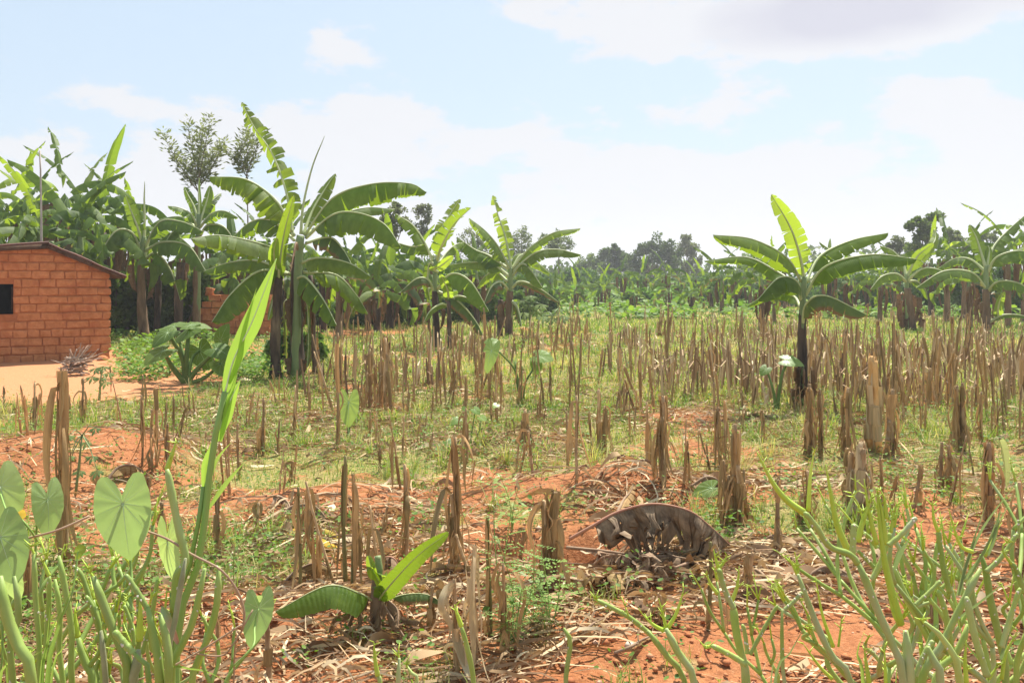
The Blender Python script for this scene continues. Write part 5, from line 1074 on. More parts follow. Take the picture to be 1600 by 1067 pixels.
def taro(label, base, stems, leaves, d=None, group=None, name='taro_plant', cat='taro plant'):
    x, y = GG(*base) if d is None else ((base[0] - 800) / F * d, d); o = Vector((x, y, float(gz(x, y)))); t = thing(name, o, label, cat, group); s = y / F
    for (pts, r) in stems:
        P = [at(px, py, y + zo) for px, py, zo in pts]; m = MB(); C = curve(P, 10); m.tube(C, [r * .8 * s * (1.2 - .6 * i / 9) for i in range(10)], 7); m.build('leaf_stalk', TSTM, t, o)
    for (c, zo, tip, nrm, L_, kw) in leaves:
        kw = dict(kw); mt = kw.pop('m', TARO); heart_leaf_part(t, o, 'leaf', mt, at(c[0], c[1], y + zo), tip, nrm, L_ * s, **kw)
taro('large dark green taro plant with broad glossy leaves right of the hut yard', (290, 600),
  [([(290, 600, 0), (285, 560, 0), (262, 520, -.3)], 5), ([(290, 600, 0), (292, 550, 0), (296, 512, .1)], 5), ([(291, 600, 0), (310, 575, 0), (338, 548, -.1)], 5), ([(290, 600, 0), (270, 575, -.1), (255, 548, -.4)], 5), ([(292, 600, 0), (300, 560, .2), (312, 548, .3)], 4), ([(292, 600, 0), (320, 590, 0), (345, 568, 0)], 4), ([(289, 600, 0), (288, 560, .2), (272, 512, .4)], 4)],
  [((262, 520), -.3, (-.6, -.5, -.45), (-.2, -.7, .7), 30, dict(droop=.35)), ((296, 514), .1, (-.7, -.1, -.35), (.1, -.35, .9), 36, dict(droop=.3, cup=-.1)), ((338, 545), -.1, (.75, -.3, -.2), (.1, -.6, .8), 32, dict(droop=.4)), ((298, 508), .2, (.7, .2, .05), (0, -.3, 1), 32, dict(droop=.3)),
   ((255, 548), -.4, (-.5, -.6, -.3), (0, -.5, .9), 34, dict(droop=.3)), ((312, 548), .3, (.4, -.2, -.7), (0, -.9, .4), 34, dict(droop=.2)), ((345, 532), .3, (.3, -.3, .8), (-.3, -.9, .3), 30, dict(droop=.3)), ((272, 510), .4, (-.6, .4, .1), (0, -.4, .9), 36, dict(droop=.3)), ((345, 568), 0, (.6, -.4, -.5), (0, -.6, .7), 30, dict(droop=.3))])
taro('young taro plant with bright yellow green leaves in the middle of the stubble', (817, 632),
  [([(817, 632, 0), (812, 605, 0), (803, 575, 0), (778, 548, -.1)], 2.4), ([(817, 632, 0), (820, 600, 0), (832, 578, 0), (838, 556, 0)], 2.4), ([(817, 632, 0), (808, 600, 0), (805, 565, .1)], 2.2), ([(818, 632, 0), (815, 600, .1), (816, 572, .1)], 2)],
  [((768, 548), -.1, (-.25, -.25, -.9), (-.55, -.8, .2), 36, dict(m=TAROY, droop=.15, width=.75)), ((842, 556), 0, (.85, -.3, -.1), (0, -.75, .75), 24, dict(m=TAROY, droop=.25)), ((766, 536), .1, (.6, .3, .3), (0, -.8, .6), 16, dict(m=TAROY)), ((805, 568), .1, (.1, -.3, -.95), (.8, -.5, .2), 18, dict(m=TAROY, width=.6)), ((838, 568), .1, (.1, -.4, -.9), (.2, -.9, .1), 18, dict(m=TARO))])
taro('taro plant beside the foot of the lone banana plant', (1214, 645),
  [([(1214, 645, 0), (1217, 615, 0), (1224, 578, 0), (1234, 566, 0)], 3.5), ([(1213, 645, 0), (1208, 610, 0), (1198, 578, 0)], 3)],
  [((1230, 563), 0, (.9, -.3, -.1), (0, -.55, .85), 26, dict(droop=.25, m=TAROY)), ((1197, 576), 0, (-.5, -.4, -.4), (0, -.6, .8), 16, dict(droop=.2)), ((1236, 562), .1, (-.6, .5, .2), (0, -.5, .9), 14, dict())])
taro('single two lobed pale green leaf standing on a thin stalk in the straw', (545, 690), [([(545, 690, 0), (545, 660, 0), (545, 628, -.02)], 3)], [((545, 628), -.03, (.02, -.25, -1), (0, -1, .15), 40, dict(m=TAROY, width=.75, droop=.05, cup=.1, notch=.02))])
taro('small yellow leaved weed beside the short dark stubs', (735, 700), [([(735, 700, 0), (738, 670, 0), (742, 645, 0)], 1.5), ([(735, 700, 0), (725, 675, 0), (715, 660, 0)], 1.2), ([(736, 700, 0), (748, 675, 0), (752, 655, 0)], 1.2)],
  [((742, 640), 0, (.6, -.5, -.4), (0, -.7, .7), 12, dict(m=TAROY)), ((714, 656), 0, (-.6, -.5, -.4), (0, -.7, .7), 12, dict(m=TAROY)), ((752, 652), 0, (.6, -.5, -.2), (0, -.7, .7), 11, dict(m=TAROY)), ((704, 690), -.2, (-.6, -.5, -.2), (0, -.7, .7), 12, dict()), ((776, 632), .2, (-.3, -.5, -.2), (0, -.7, .7), 10, dict(m=TAROY)), ((728, 640), .1, (-.3, -.5, .2), (0, -.8, .5), 11, dict())], name='weed_plant', cat='weed')
taro('low taro like leaf lying beside the broad stalk bundle', (1110, 800), [([(1112, 800, 0), (1108, 790, 0), (1100, 778, 0)], 2)], [((1112, 762), 0, (-.85, -.4, -.15), (.1, -.7, .7), 36, dict(m=TARO, width=.7, droop=.2))], name='fallen_leaf', cat='leaf')
# palmate plants: papaya seedlings behind, cassava seedling near the yard
def palmate(label, base, d, leaves, L_, mat_=PAP, name='papaya_plant', cat='papaya plant', group=None, seed=1):
    x = (base[0] - 800) / F * d; o = Vector((x, d, float(gz(x, d)))); t = thing(name, o, label, cat, group); s = d / F; rnd = random.Random(seed); topz = min(py for px, py in leaves)
    tr = MB(); tp = at(sum(p[0] for p in leaves) / len(leaves), topz + 12, d); tr.tube(curve([o, (o + tp) / 2, tp], 6), [2.2 * s * (1 - .1 * i) for i in range(6)], 6); tr.build('trunk', SHE, t, o)
    for (px, py) in leaves:
        c = at(px, py, d + rnd.uniform(-.3, .3)); st = MB(); st.tube([tp, (tp + c) / 2 + Vector((0, 0, .04)), c], [s, s * .8, s * .5], 5); st.build('leaf_stalk', SHE, t, o); mb = MB()
        for k in range(7):
            a = math.radians(-120 + 40 * k + rnd.uniform(-6, 6)); dr = Vector((math.sin(a) * .9, -.45 * math.cos(a) - .2, -.35 - .25 * math.cos(a))).normalized(); l = L_ * s * rnd.uniform(.8, 1.1) * (1 - .25 * abs(k - 3) / 3); sd_ = dr.cross(Vector((0, -.5, 1))).normalized()
            rows = [[c + dr * l * q - sd_ * l * w + Vector((0, 0, -.1 * l * q * q)), c + dr * l * q + Vector((0, 0, .03 * l)), c + dr * l * q + sd_ * l * w + Vector((0, 0, -.1 * l * q * q))] for q, w in ((0, .01), (.3, .06), (.55, .16), (.75, .11), (1, .01))]; mb.quadstrip(rows)
        mb.build('leaf', mat_, t, o)
palmate('young papaya plant with drooping leaves right of the centre banana plant', (828, 522), 25.5, [(812, 470), (830, 462), (845, 475), (818, 488), (838, 485), (826, 476)], 17, seed=1)
palmate('second young papaya plant with pale leaves further right', (856, 512), 28, [(855, 487), (872, 482), (880, 494), (848, 494), (862, 496)], 15, seed=2)
palmate('small cassava seedling beside the hut yard', (155, 625), 11.5, [(150, 575), (162, 572), (170, 582), (144, 588), (158, 590), (166, 596)], 14, name='cassava_seedling', cat='seedling', seed=3)
palmate('leafy cassava seedling in front of the shaggy stalk at the left', (118, 800), 6.2, [(108, 680), (135, 690), (145, 712), (110, 712), (150, 668), (125, 735), (102, 745), (152, 735)], 15, name='cassava_seedling', cat='seedling', seed=4)

# ---------------------------------------------------------------- banana sapling in the foreground, dead leaves
def sapling():
    x, y = GG(590, 975); o = Vector((x, y, float(gz(x, y)))); t = thing('banana_sapling', o, 'small banana sapling with three green blades in the foreground soil', 'banana sapling'); s = y / F; d = y
    trunk_object(t, o, [(x, y, o.z - .04), at(588, 930, d), at(590, 890, d)], 12 * s, 7 * s, TRKB); trunk_object(t, o, [at(589, 915, d), at(592, 890, d - .01), at(590, 868, d)], 7 * s, 5 * s, SHE, 'green_sheath')
    B2 = dict(n=60, K=5)
    leaf_object(t, o, [at(592, 940, d), at(600, 925, d - .05), at(650, 870, d - .12), at(701, 831, d - .1)], 18 * s, BAN, .006, side=(-.6, -.35, .72), droop=10, roll=0, tear=.02, seed=2, petiole=.05, curl=12, **B2)
    leaf_object(t, o, [at(585, 940, d), at(560, 926, d - .1), at(510, 915, d - .2), at(430, 955, d - .3)], 38 * s, BAN, .006, droop=52, tear=.02, seed=3, petiole=.12, **B2)
    leaf_object(t, o, [at(594, 930, d), at(596, 900, d - .02), at(582, 890, d - .05), at(575, 868, d - .06)], 14 * s, BANY, .004, side=(1, .2, 0), droop=40, tear=0, seed=4, petiole=.05)
    leaf_object(t, o, [at(588, 935, d), at(600, 928, d - .03), at(590, 905, d - .05), at(580, 885, d - .06)], 9 * s, BANY, .004, side=(1, .2, 0), droop=45, tear=0, seed=5, petiole=.05)
    leaf_object(t, o, [at(595, 945, d), at(625, 930, d), at(665, 928, d), at(696, 944, d)], 17 * s, BANO, .004, droop=60, tear=.4, seed=6, petiole=.2)
    for i, (p, w) in enumerate((([(590, 925), (610, 960), (650, 1020), (690, 1062)], 20), ([(596, 930), (620, 950), (622, 975), (628, 995)], 16), ([(580, 935), (555, 950), (540, 985), (532, 1005)], 16), ([(575, 925), (545, 935), (505, 945), (470, 965)], 11), ([(592, 935), (592, 965), (590, 985), (592, 1000)], 13), ([(580, 930), (565, 950), (560, 980), (562, 1000)], 14), ([(584, 930), (548, 955), (522, 965), (512, 990)], 12), ([(600, 935), (630, 965), (655, 970), (668, 990)], 10))):
        n = len(p); P = []
        for k, (a, b) in enumerate(p):
            q = at(a, b, d - .06 * k); g_ = float(gz(q.x, q.y)) + .015
            if q.z < g_ or k == n - 1: q = at(a, b, GG(a, b, .02)[1]); 
            P.append(q)
        leaf_object(t, o, P, w * s, BAND, .005, rib=(i < 3), rib_mat=RIBD, name='dead_leaf', droop=random.Random(i).uniform(50, 75), curl=45, tear=.7, seed=60 + i, n=26, petiole=.1)
sapling()
def dead_leaf(label, pts, w, seed, mat_=BAND, rib=RIBD, group='dead banana leaves on the ground', droop=55, tear=.8, lift=0, rr=3, n=40, **kw):
    """pts: (px, py, height above ground) ; lies where the ground is seen at that pixel"""
    P = []
    for q in pts:
        px, py, hh, d = q if len(q) == 4 else (*q, None)
        if d is None: d = GG(px, py, hh)[1]
        P.append(at(px, py, d))
    o = Vector(P[0]); s = o.y / F; t = thing('dead_banana_leaf', o, label, 'dead leaf', group)
    mb = MB(); C = banana_leaf(mb, P, w * s, droop=droop, tear=tear, seed=seed, n=n, **kw)
    va = np.array(mb.v); k_ = np.array([abs(u_[1]) for u_ in mb.uv]) * w * s * .55
    for c_ in range(3): va[:, c_] += (fbm(va[:, 0] * 14 + c_ * 9, va[:, 2] * 14 + va[:, 1] * 9, seed % 13 + c_, 2) - .5) * k_ * 1.6
    mb.v = [tuple(q_) for q_ in va]; b = mb.build('blade', mat_, t, o); rb = MB(); rb.tube(C, [rr * s * (1 - .85 * i / n) for i in range(len(C))], 6); rb.build('midrib', rib, t, o)
D0 = 5.0
for i_, q_ in enumerate([(905, 880), (935, 900), (968, 895), (1000, 905), (1040, 885), (1075, 895), (1110, 885), (960, 865), (1020, 870), (1060, 868), (870, 900), (905, 905)]):
    rq = random.Random(i_ + 40); a_ = rq.uniform(-.6, .6); l_ = rq.uniform(28, 48)
    dead_leaf(['crumpled brown dead leaf in the heap below the arched leaf'][0], [(q_[0] - l_ * .7, q_[1] + a_ * 14, .02), (q_[0] - l_ * .2, q_[1], .09 + rq.random() * .07), (q_[0] + l_ * .2, q_[1] - a_ * 6, .04 + rq.random() * .07), (q_[0] + l_ * .7, q_[1] - a_ * 14, .02)], rq.uniform(16, 30), 400 + i_, rq.choice((BANG, BAND, DRY)), RIBD, group='crumpled dead leaves heaped below the arched leaf', tear=1.2, curl=60, rr=1.5)
t_ = dead_leaf('large arched dead banana leaf, grey brown, torn, with pink stalk, by the soil pit', [(890, 842, .05, D0 + .05), (925, 822, 0, D0), (965, 800, 0, D0), (1020, 787, 0, D0 - .05), (1075, 797, 0, D0 - .1), (1110, 822, 0, D0 - .12), (1142, 852, 0, D0 - .1)], 78, 5, BANG, PINK, droop=62, tear=1.3, petiole=.17, curl=28, K=5, n=70, miss=.03)
dead_leaf('long flat dead leaf lying under the arched dead leaf', [(885, 855, .05), (940, 860, .06), (1010, 868, .05), (1090, 866, .03)], 16, 6, BANG, RIBD, droop=30)
dead_leaf('curled brown leaf wad at the foot of the arched dead leaf', [(925, 885, .03), (945, 870, .1), (975, 868, .12), (1000, 885, .02)], 26, 7, BANG, RIBD)
dead_leaf('bent dead leaf frond right of the arched leaf wad', [(1035, 900, .02), (1060, 885, .07), (1090, 880, .05), (1105, 925, .02)], 14, 8, BAND, RIBD, droop=30)
dead_leaf('tan curled dead leaf on the red soil above the arched leaf', [(965, 800, .05), (975, 780, .08), (985, 768, .04), (990, 755, .02)], 14, 9, DRY, RIBD, droop=20)
dead_leaf('dark curled dead leaf left of the cane cluster', [(425, 790, .02), (435, 776, .05), (450, 785, .05), (455, 805, .02)], 16, 10, BANG, RIBD)
dead_leaf('brown crumpled leaf pile behind the yellowish canes', [(440, 812, .02), (455, 792, .08), (490, 790, .1), (515, 815, .02)], 24, 11, BANG, RIBD)
dead_leaf('pale tan rolled dead leaf left of the sapling', [(440, 915, .03), (465, 890, .10), (500, 880, .12), (530, 905, .03)], 34, 12, DRY, RIBD)
dead_leaf('reddish brown folded dead leaf behind the sapling', [(588, 905, .02), (598, 875, .10), (615, 872, .12), (630, 898, .03)], 28, 13, BANG, PINK)
dead_leaf('dead leaf strip right of the sapling on red soil', [(900, 1000, .01), (925, 975, .05), (945, 965, .03)], 8, 14, DRY, RIBD)
dead_leaf('long thin dead stalk lying on bottom centre soil', [(960, 1020, .02), (985, 1010, .05), (1005, 998, .03), (1040, 985, .02)], 7, 15, DRY, RIBD, droop=20)
dead_leaf('dead leaf hanging over the mound right of the pit', [(1080, 760, .03), (1105, 745, .12), (1125, 755, .08), (1130, 790, .03)], 22, 16, BANG, RIBD)
dead_leaf('pale dead leaf heap right of the red mound at the left', [(165, 755, .02), (185, 730, .10), (210, 728, .10), (232, 745, .02)], 20, 17, DRY, RIBD)
dead_leaf('dead leaf lying beneath the broad stalk bundle', [(1180, 850, .02), (1215, 835, .06), (1250, 850, .02)], 14, 18, DRY, RIBD)
dead_leaf('grey dead leaf on the soil at the lower right', [(1255, 905, .02), (1290, 885, .08), (1330, 900, .06), (1345, 930, .02)], 14, 19, BANG, RIBD)
dead_leaf('tan dead leaf beside the plain cut stub at the lower right', [(1150, 905, .02), (1180, 890, .05), (1210, 915, .03), (1235, 945, .02)], 10, 20, DRY, RIBD)
for i, (p, w) in enumerate((([(440, 850, .02), (452, 832, .06), (465, 822, .08)], 9), ([(497, 838, .05), (512, 848, .06), (530, 858, .02)], 10), ([(505, 825, .08), (520, 832, .06), (532, 845, .03)], 7))):
    P = [at(px, py, GG(px, py, hh)[1]) for px, py, hh in p]; mb = MB(); banana_leaf(mb, P, w * P[0].y / F, droop=20, tear=0, seed=i, petiole=0, n=16)
    tagp(mb.build('yellow_leaf', YEL, None, P[0]), ['yellow dead leaf piece left of the cut cane', 'orange yellow leaf piece between the canes', 'small yellow leaf piece above the other one between the canes'][i], 'leaf', 'yellow leaf pieces')
for i, p in enumerate(([(150, 652, .03), (230, 660, .02), (300, 655, .03)], [(150, 768, .02), (200, 762, .05), (255, 740, .04)], [(640, 780, .04), (670, 800, .03), (695, 815, .02)], [(560, 700, .02), (620, 690, .05), (700, 705, .03)], [(1400, 618, .02), (1430, 606, .06), (1480, 600, .02)], [(1400, 685, .15), (1418, 705, .08), (1432, 725, .02)], [(1000, 590, .1), (1020, 575, .2), (1055, 555, .3)], [(640, 655, .02), (700, 648, .04), (760, 652, .02)])):
    P = [at(px, py, GG(px, py, hh)[1]) for px, py, hh in p]; mb = MB(); mb.tube(curve(P, 9), [.012 - .0008 * k for k in range(9)], 6, jit=.1, rnd=R)
    tagp(mb.build('fallen_stalk', STK, None, P[0]), ['long pale fallen stalk in front of the hut yard', 'fallen stalk beside the pale leaf heap at the left', 'brown fallen stalk on the grass right of the canes', 'long fallen stalk along the straw strip', 'fallen stalk among the right hand stubble', 'leaning pale stalk beside the shaggy stub at the right', 'slanting broken stalk in the middle field', 'fallen stalk at the far edge of the straw strip'][i], 'maize stalk', 'fallen maize stalks')

# feathery weed and small herb stems
def feather(label, base, tips, seed, L_=.05):
    x, y = GG(*base); o = Vector((x, y, float(gz(x, y)))); t = thing('feathery_weed', o, label, 'weed'); s = y / F; rnd = random.Random(seed)
    for (px, py) in tips:
        P = curve([o, (o + at(px, py, y)) / 2 + Vector((rnd.uniform(-.04, .04), rnd.uniform(-.08, .08), 0)), at(px, py, y - rnd.uniform(0, .2))], 14); m = MB(); m.tube(P, [.004 * (1 - .05 * k) for k in range(14)], 5); m.build('stem', REEDS, t, o); lf = MB()
        for k in range(4, 14):
            for sg in (-1, 1):
                a = rnd.uniform(0, 6.28); fr = Vector((math.cos(a), math.sin(a) * .8, rnd.uniform(-.1, .3))).normalized(); ln = rnd.uniform(.06, .13); c0 = P[k]
                for q in range(1, 9):
                    if rnd.random() < .3: continue
                    c = c0 + fr * ln * q / 8 - Vector((0, 0, .012 * (q / 8) ** 2)); w = fr.cross(Vector((0, 0, 1))).normalized()
                    for g_ in (-1, 1):
                        e = c + (w * g_ + fr * .4) * .010; pr = fr * .0032; lf.quadstrip([[c - pr, c + pr], [(c + e) / 2 - pr * 1.3, (c + e) / 2 + pr * 1.3], [e - pr * .3, e + pr * .3]])
        lf.build('leaflets', BLADE, t, o)
feather('feathery green weed with fine leaflets beside the broad dark cut stalk', (800, 1010), [(770, 760), (800, 790), (835, 850), (850, 900), (780, 850), (815, 920), (790, 960)], 4)
feather('low feathery weed climbing the stump beside the pit', (860, 985), [(845, 860), (820, 880), (875, 900), (835, 930)], 5)
feather('small feathery weed on the grass behind the pit', (800, 830), [(780, 740), (810, 760), (795, 780), (825, 790)], 6)

# ---------------------------------------------------------------- foreground succulent hedge
def fg(pts, d): return [at(p[0], p[1], d + (p[2] if len(p) > 2 else 0)) for p in pts]
def succulent(label, bx, d, stems, shoots=(), olds=(), mat_=EUP, seed=0, tipsn=2):
    x = (bx - 800) / F * d; o = Vector((x, d + .04, float(gz(x, d)))); t = thing('pencil_succulent', o, label, 'succulent', 'succulent hedge plants in the foreground'); rnd = random.Random(seed); s = d / F
    base = MB(); base.tube(curve([o, o + Vector((.01, 0, .3)), o + Vector((0, 0, .62))], 8), [.022, .02, .02, .018, .018, .017, .016, .015], 9, jit=.08, rnd=rnd); base.build('trunk', EUPG, t, o)
    def one(pts, r, m, nm, taper=.9):
        dz = rnd.uniform(-.12, .10) * (1 if len(pts[0]) < 3 else 0); P = fg(pts, d + dz)
        if pts[0][1] > 1055: P = [o + Vector((0, 0, .55)), (o + Vector((0, 0, .6)) + P[0]) / 2 + Vector((0, 0, .02))] + P
        n = 26; C = curve(P, n); seg = rnd.randrange(6, 9); rr = []
        for i in range(n):
            k = r * .74 * s * (1.05 - (1 - taper) * i / n); rr.append(k * (1.13 if i % seg == 0 else (.93 if i % seg == seg // 2 else 1)) * (1.0 if i < n - 2 else (.9 if i == n - 2 else .5)))
        mb = MB(); mb.tube(C, rr, 10, jit=.02, rnd=rnd); ob = mb.build(nm, m, t, o)
        sc = MB()
        for k in range(rnd.randrange(2, 5)):      # leaf scars
            i = rnd.randrange(4, n); a = rnd.uniform(3.4, 6.0); T = (C[min(i + 1, n - 1)] - C[i - 1]).normalized(); q = Vector((math.cos(a), math.sin(a), 0)); q = (q - T * q.dot(T)).normalized(); c = C[i] + q * rr[i] * .85; sc.box(c, .0020, .0020, .0028, None, 0, .0009, rnd)
        sc.build('leaf_scars', SCAR, ob, o)
        return C
    for pts, r in stems: one(pts, r, mat_, 'stem')
    for pts, r in olds: one(pts, r, EUPG, 'old_stem')
    for pts, r in shoots:
        P = fg(pts, d); C = curve(P, 14); mb = MB(); mb.tube(C, [r * s * (1 - (i / 13) ** 1.6 * .85) for i in range(14)], 8)
        for k in range(4):
            i = rnd.randrange(4, 14); a = rnd.uniform(0, 6.28); c = C[i]; e = c + Vector((math.cos(a) * .012, math.sin(a) * .01, rnd.uniform(.002, .014))); mb.tube([c, e], [.0014, .0004], 4)
        mb.build('shoot', SHOOT, t, o)
succulent('leftmost thick green succulent at the bottom left edge', 25, 1.12, [([(50, 1067), (30, 1012), (8, 955), (0, 900)], 11), ([(62, 1060), (60, 990), (55, 930), (53, 862)], 6), ([(72, 1010), (76, 950), (77, 900)], 5.5), ([(20, 1062), (16, 1000), (30, 960), (22, 900)], 7)], [([(53, 865), (48, 852)], 2), ([(77, 900), (66, 875), (62, 868)], 3)], seed=1)
succulent('green succulent with white tipped upright stems at the left', 130, 1.18, [([(112, 1062), (112, 985), (100, 910), (92, 868)], 6.5), ([(200, 1067), (180, 992), (160, 940), (146, 900)], 9), ([(155, 985), (140, 935), (128, 900), (116, 884)], 5.5), ([(145, 1067), (130, 1030), (122, 995)], 9), ([(98, 1062), (92, 1010), (94, 960), (86, 905)], 6), ([(140, 1040), (158, 1010), (150, 960), (134, 930)], 5.5)],
   [([(122, 995), (118, 970), (117, 950)], 4.5), ([(146, 902), (136, 885)], 2)], [([(165, 1067), (162, 1030), (158, 985)], 6)], seed=2)
succulent('green succulent with many straight stems below the heart shaped leaves', 225, 1.15, [([(250, 1067), (241, 1000), (231, 950)], 9), ([(231, 952), (215, 925), (196, 897)], 5.5), ([(263, 1067), (262, 1010), (250, 960)], 8), ([(210, 1008), (205, 975), (194, 945)], 4.5), ([(208, 1020), (192, 1002), (178, 985)], 7), ([(215, 1020), (218, 975), (217, 930)], 6.5), ([(222, 1020), (228, 1000), (236, 970), (246, 905)], 5), ([(233, 1063), (222, 1035), (200, 1010)], 6)],
   [([(218, 1000), (219, 965), (219, 935)], 6), ([(232, 950), (236, 930), (234, 915)], 1.5), ([(258, 950), (260, 930), (260, 918)], 2)], [([(208, 1067), (213, 1040), (216, 1015)], 11)], seed=3)
succulent('green succulent with long curving stems left of the folded leaf', 300, 1.2, [([(268, 1062), (272, 1030), (300, 975), (320, 888)], 7), ([(300, 1067), (322, 1005), (338, 950), (342, 885)], 7), ([(345, 920), (352, 900), (359, 878)], 3), ([(272, 955), (276, 900), (290, 875), (277, 815), (261, 733)], 7.5)], [([(261, 733), (268, 712), (276, 688)], 4.5)], seed=4, olds=[([(262, 1062), (275, 960), (290, 872)], 5.5)])
succulent('small bluish succulent sprig poking up at the bottom centre left', 735, 1.5, [([(740, 1067), (730, 1012), (720, 975)], 6)], [([(721, 978), (714, 958), (710, 944)], 4)], mat_=EUPB, seed=5)
succulent('low pair of pointed green succulent tips at the bottom of the photo', 610, 1.5, [([(622, 1067), (623, 1045), (624, 1028)], 5), ([(652, 1067), (642, 1050), (636, 1040)], 4), ([(594, 1067), (590, 1052)], 5)], [([(590, 1055), (586, 1030), (584, 1003)], 4), ([(636, 1042), (634, 1034)], 2), ([(624, 1030), (622, 1018)], 2)], mat_=EUPB, seed=6)
succulent('single upright bluish succulent finger right of the bottom centre', 885, 1.45, [([(884, 1067), (888, 1030), (891, 1000), (881, 981)], 5.5)], (), mat_=EUPB, seed=7)
succulent('bluish succulent with two crossing stems leaning left', 1075, 1.4, [([(1085, 1067), (1060, 1020), (1041, 982)], 8), ([(1070, 1067), (1040, 1022), (1012, 985)], 6.5), ([(1016, 990), (980, 962), (932, 937)], 5.5)], [([(1037, 985), (1020, 975), (1003, 958)], 3.5), ([(1041, 983), (1036, 960), (1029, 934)], 2.8), ([(1044, 980), (1058, 955), (1068, 921)], 3.5), ([(934, 939), (929, 934)], 2), ([(982, 962), (976, 945)], 1.5)], mat_=EUPB, seed=8)
succulent('upright bluish succulent with a forked yellow top right of centre', 1165, 1.4, [([(1166, 1067), (1158, 1020), (1150, 985), (1145, 940)], 9), ([(1146, 950), (1132, 920), (1123, 888)], 5.5), ([(1165, 1037), (1140, 1022), (1112, 1008)], 6), ([(1168, 1020), (1164, 990), (1160, 975)], 4.5), ([(1172, 1022), (1192, 985), (1215, 945)], 4)],
   [([(1123, 888), (1118, 872), (1115, 858)], 3), ([(1123, 888), (1131, 878), (1136, 866)], 3), ([(1121, 927), (1110, 912), (1103, 893)], 3.2), ([(1144, 938), (1152, 915), (1155, 884)], 3.4), ([(1112, 1008), (1102, 1013)], 3), ([(1122, 905), (1117, 890)], 2)], mat_=EUPB, seed=9)
succulent('slim bluish succulent with twin yellow tips left of the right hand hedge', 1290, 1.38, [([(1330, 1067), (1297, 1020), (1268, 955), (1247, 897)], 6.5), ([(1226, 1067), (1222, 1010), (1222, 952)], 4), ([(1226, 952), (1240, 940), (1254, 925)], 4)], [([(1247, 898), (1240, 885), (1232, 870)], 3), ([(1246, 898), (1246, 880), (1241, 862)], 3), ([(1302, 1010), (1285, 960), (1274, 900)], 3), ([(1310, 1010), (1313, 985), (1315, 962)], 2), ([(1300, 1060), (1280, 1040), (1255, 1005)], 3)], mat_=EUPB, seed=10)
succulent('tallest bluish succulent with long yellow shoots at the right', 1405, 1.3, [([(1412, 1067), (1395, 1007), (1375, 962), (1352, 905), (1340, 878)], 8), ([(1340, 880), (1328, 866), (1296, 853), (1275, 822), (1257, 800)], 6), ([(1420, 1067), (1418, 1020), (1415, 985)], 10), ([(1455, 1005), (1425, 950), (1405, 910), (1395, 885)], 7.5), ([(1362, 905), (1375, 880), (1388, 845), (1390, 832)], 5), ([(1388, 852), (1410, 833), (1432, 808)], 5), ([(1332, 872), (1333, 845), (1334, 818)], 6), ([(1365, 885), (1350, 870), (1340, 860)], 4.5), ([(1370, 855), (1360, 842), (1350, 832)], 4.5)],
   [([(1257, 801), (1230, 782), (1208, 755), (1183, 706)], 5.5), ([(1407, 975), (1385, 890), (1376, 830), (1370, 762)], 6.5), ([(1326, 862), (1308, 820), (1299, 775), (1290, 725)], 5.5), ([(1340, 846), (1348, 815), (1364, 770)], 5), ([(1263, 798), (1266, 745), (1272, 703)], 3.8), ([(1384, 850), (1378, 800), (1372, 772)], 4.5), ([(1392, 832), (1397, 800), (1401, 785)], 3), ([(1370, 850), (1358, 800), (1350, 748)], 4), ([(1408, 975), (1398, 960), (1387, 925)], 4.5), ([(1350, 818), (1342, 790), (1330, 770)], 2), ([(1385, 810), (1382, 780), (1376, 765)], 3.5), ([(1340, 800), (1352, 795), (1362, 778)], 2)], mat_=EUPB, seed=11, olds=[([(1350, 900), (1342, 882), (1334, 868)], 6)])
succulent('spreading bluish succulent with crossing branches at the lower right', 1470, 1.28, [([(1500, 1067), (1475, 1000), (1445, 972)], 6.5), ([(1488, 1020), (1478, 960), (1466, 922)], 6), ([(1440, 1067), (1470, 1010), (1500, 950), (1532, 888)], 7.5), ([(1430, 945), (1452, 925), (1470, 907)], 4.5), ([(1484, 925), (1473, 882), (1466, 828)], 6), ([(1460, 1067), (1490, 1025), (1505, 1000), (1512, 975)], 7.5), ([(1435, 1067), (1450, 1010), (1465, 975)], 6.5), ([(1470, 1067), (1462, 1040), (1450, 1010)], 8), ([(1430, 1055), (1445, 1020), (1458, 1000)], 5)],
   [([(1466, 830), (1459, 810), (1457, 782)], 3.2), ([(1445, 973), (1438, 965)], 2.5), ([(1446, 1035), (1438, 1020), (1440, 1005)], 2.5), ([(1510, 1067), (1508, 1030), (1510, 1000)], 4), ([(1384, 1067), (1383, 1040), (1382, 1010)], 3), ([(1358, 1067), (1354, 1040), (1350, 1010)], 4), ([(1520, 862), (1500, 850), (1482, 795)], 3.2)], mat_=EUPB, seed=12)
succulent('tall bluish succulent with forked branches near the right edge', 1560, 1.32, [([(1572, 1067), (1562, 1000), (1548, 940), (1541, 895), (1533, 866)], 8), ([(1541, 893), (1565, 870), (1590, 833)], 5), ([(1600, 925), (1590, 895), (1580, 878)], 6), ([(1542, 1055), (1522, 990), (1510, 932)], 6.5), ([(1565, 1010), (1578, 965), (1594, 918)], 5), ([(1590, 840), (1592, 825), (1592, 812)], 3)],
   [([(1580, 880), (1568, 862), (1567, 850)], 2.8), ([(1568, 852), (1572, 848), (1585, 846)], 1.5), ([(1537, 868), (1550, 850), (1562, 815)], 4), ([(1565, 1060), (1572, 1020), (1590, 985)], 3), ([(1545, 1060), (1555, 1045), (1558, 1034)], 2.5)], mat_=EUPB, seed=13)
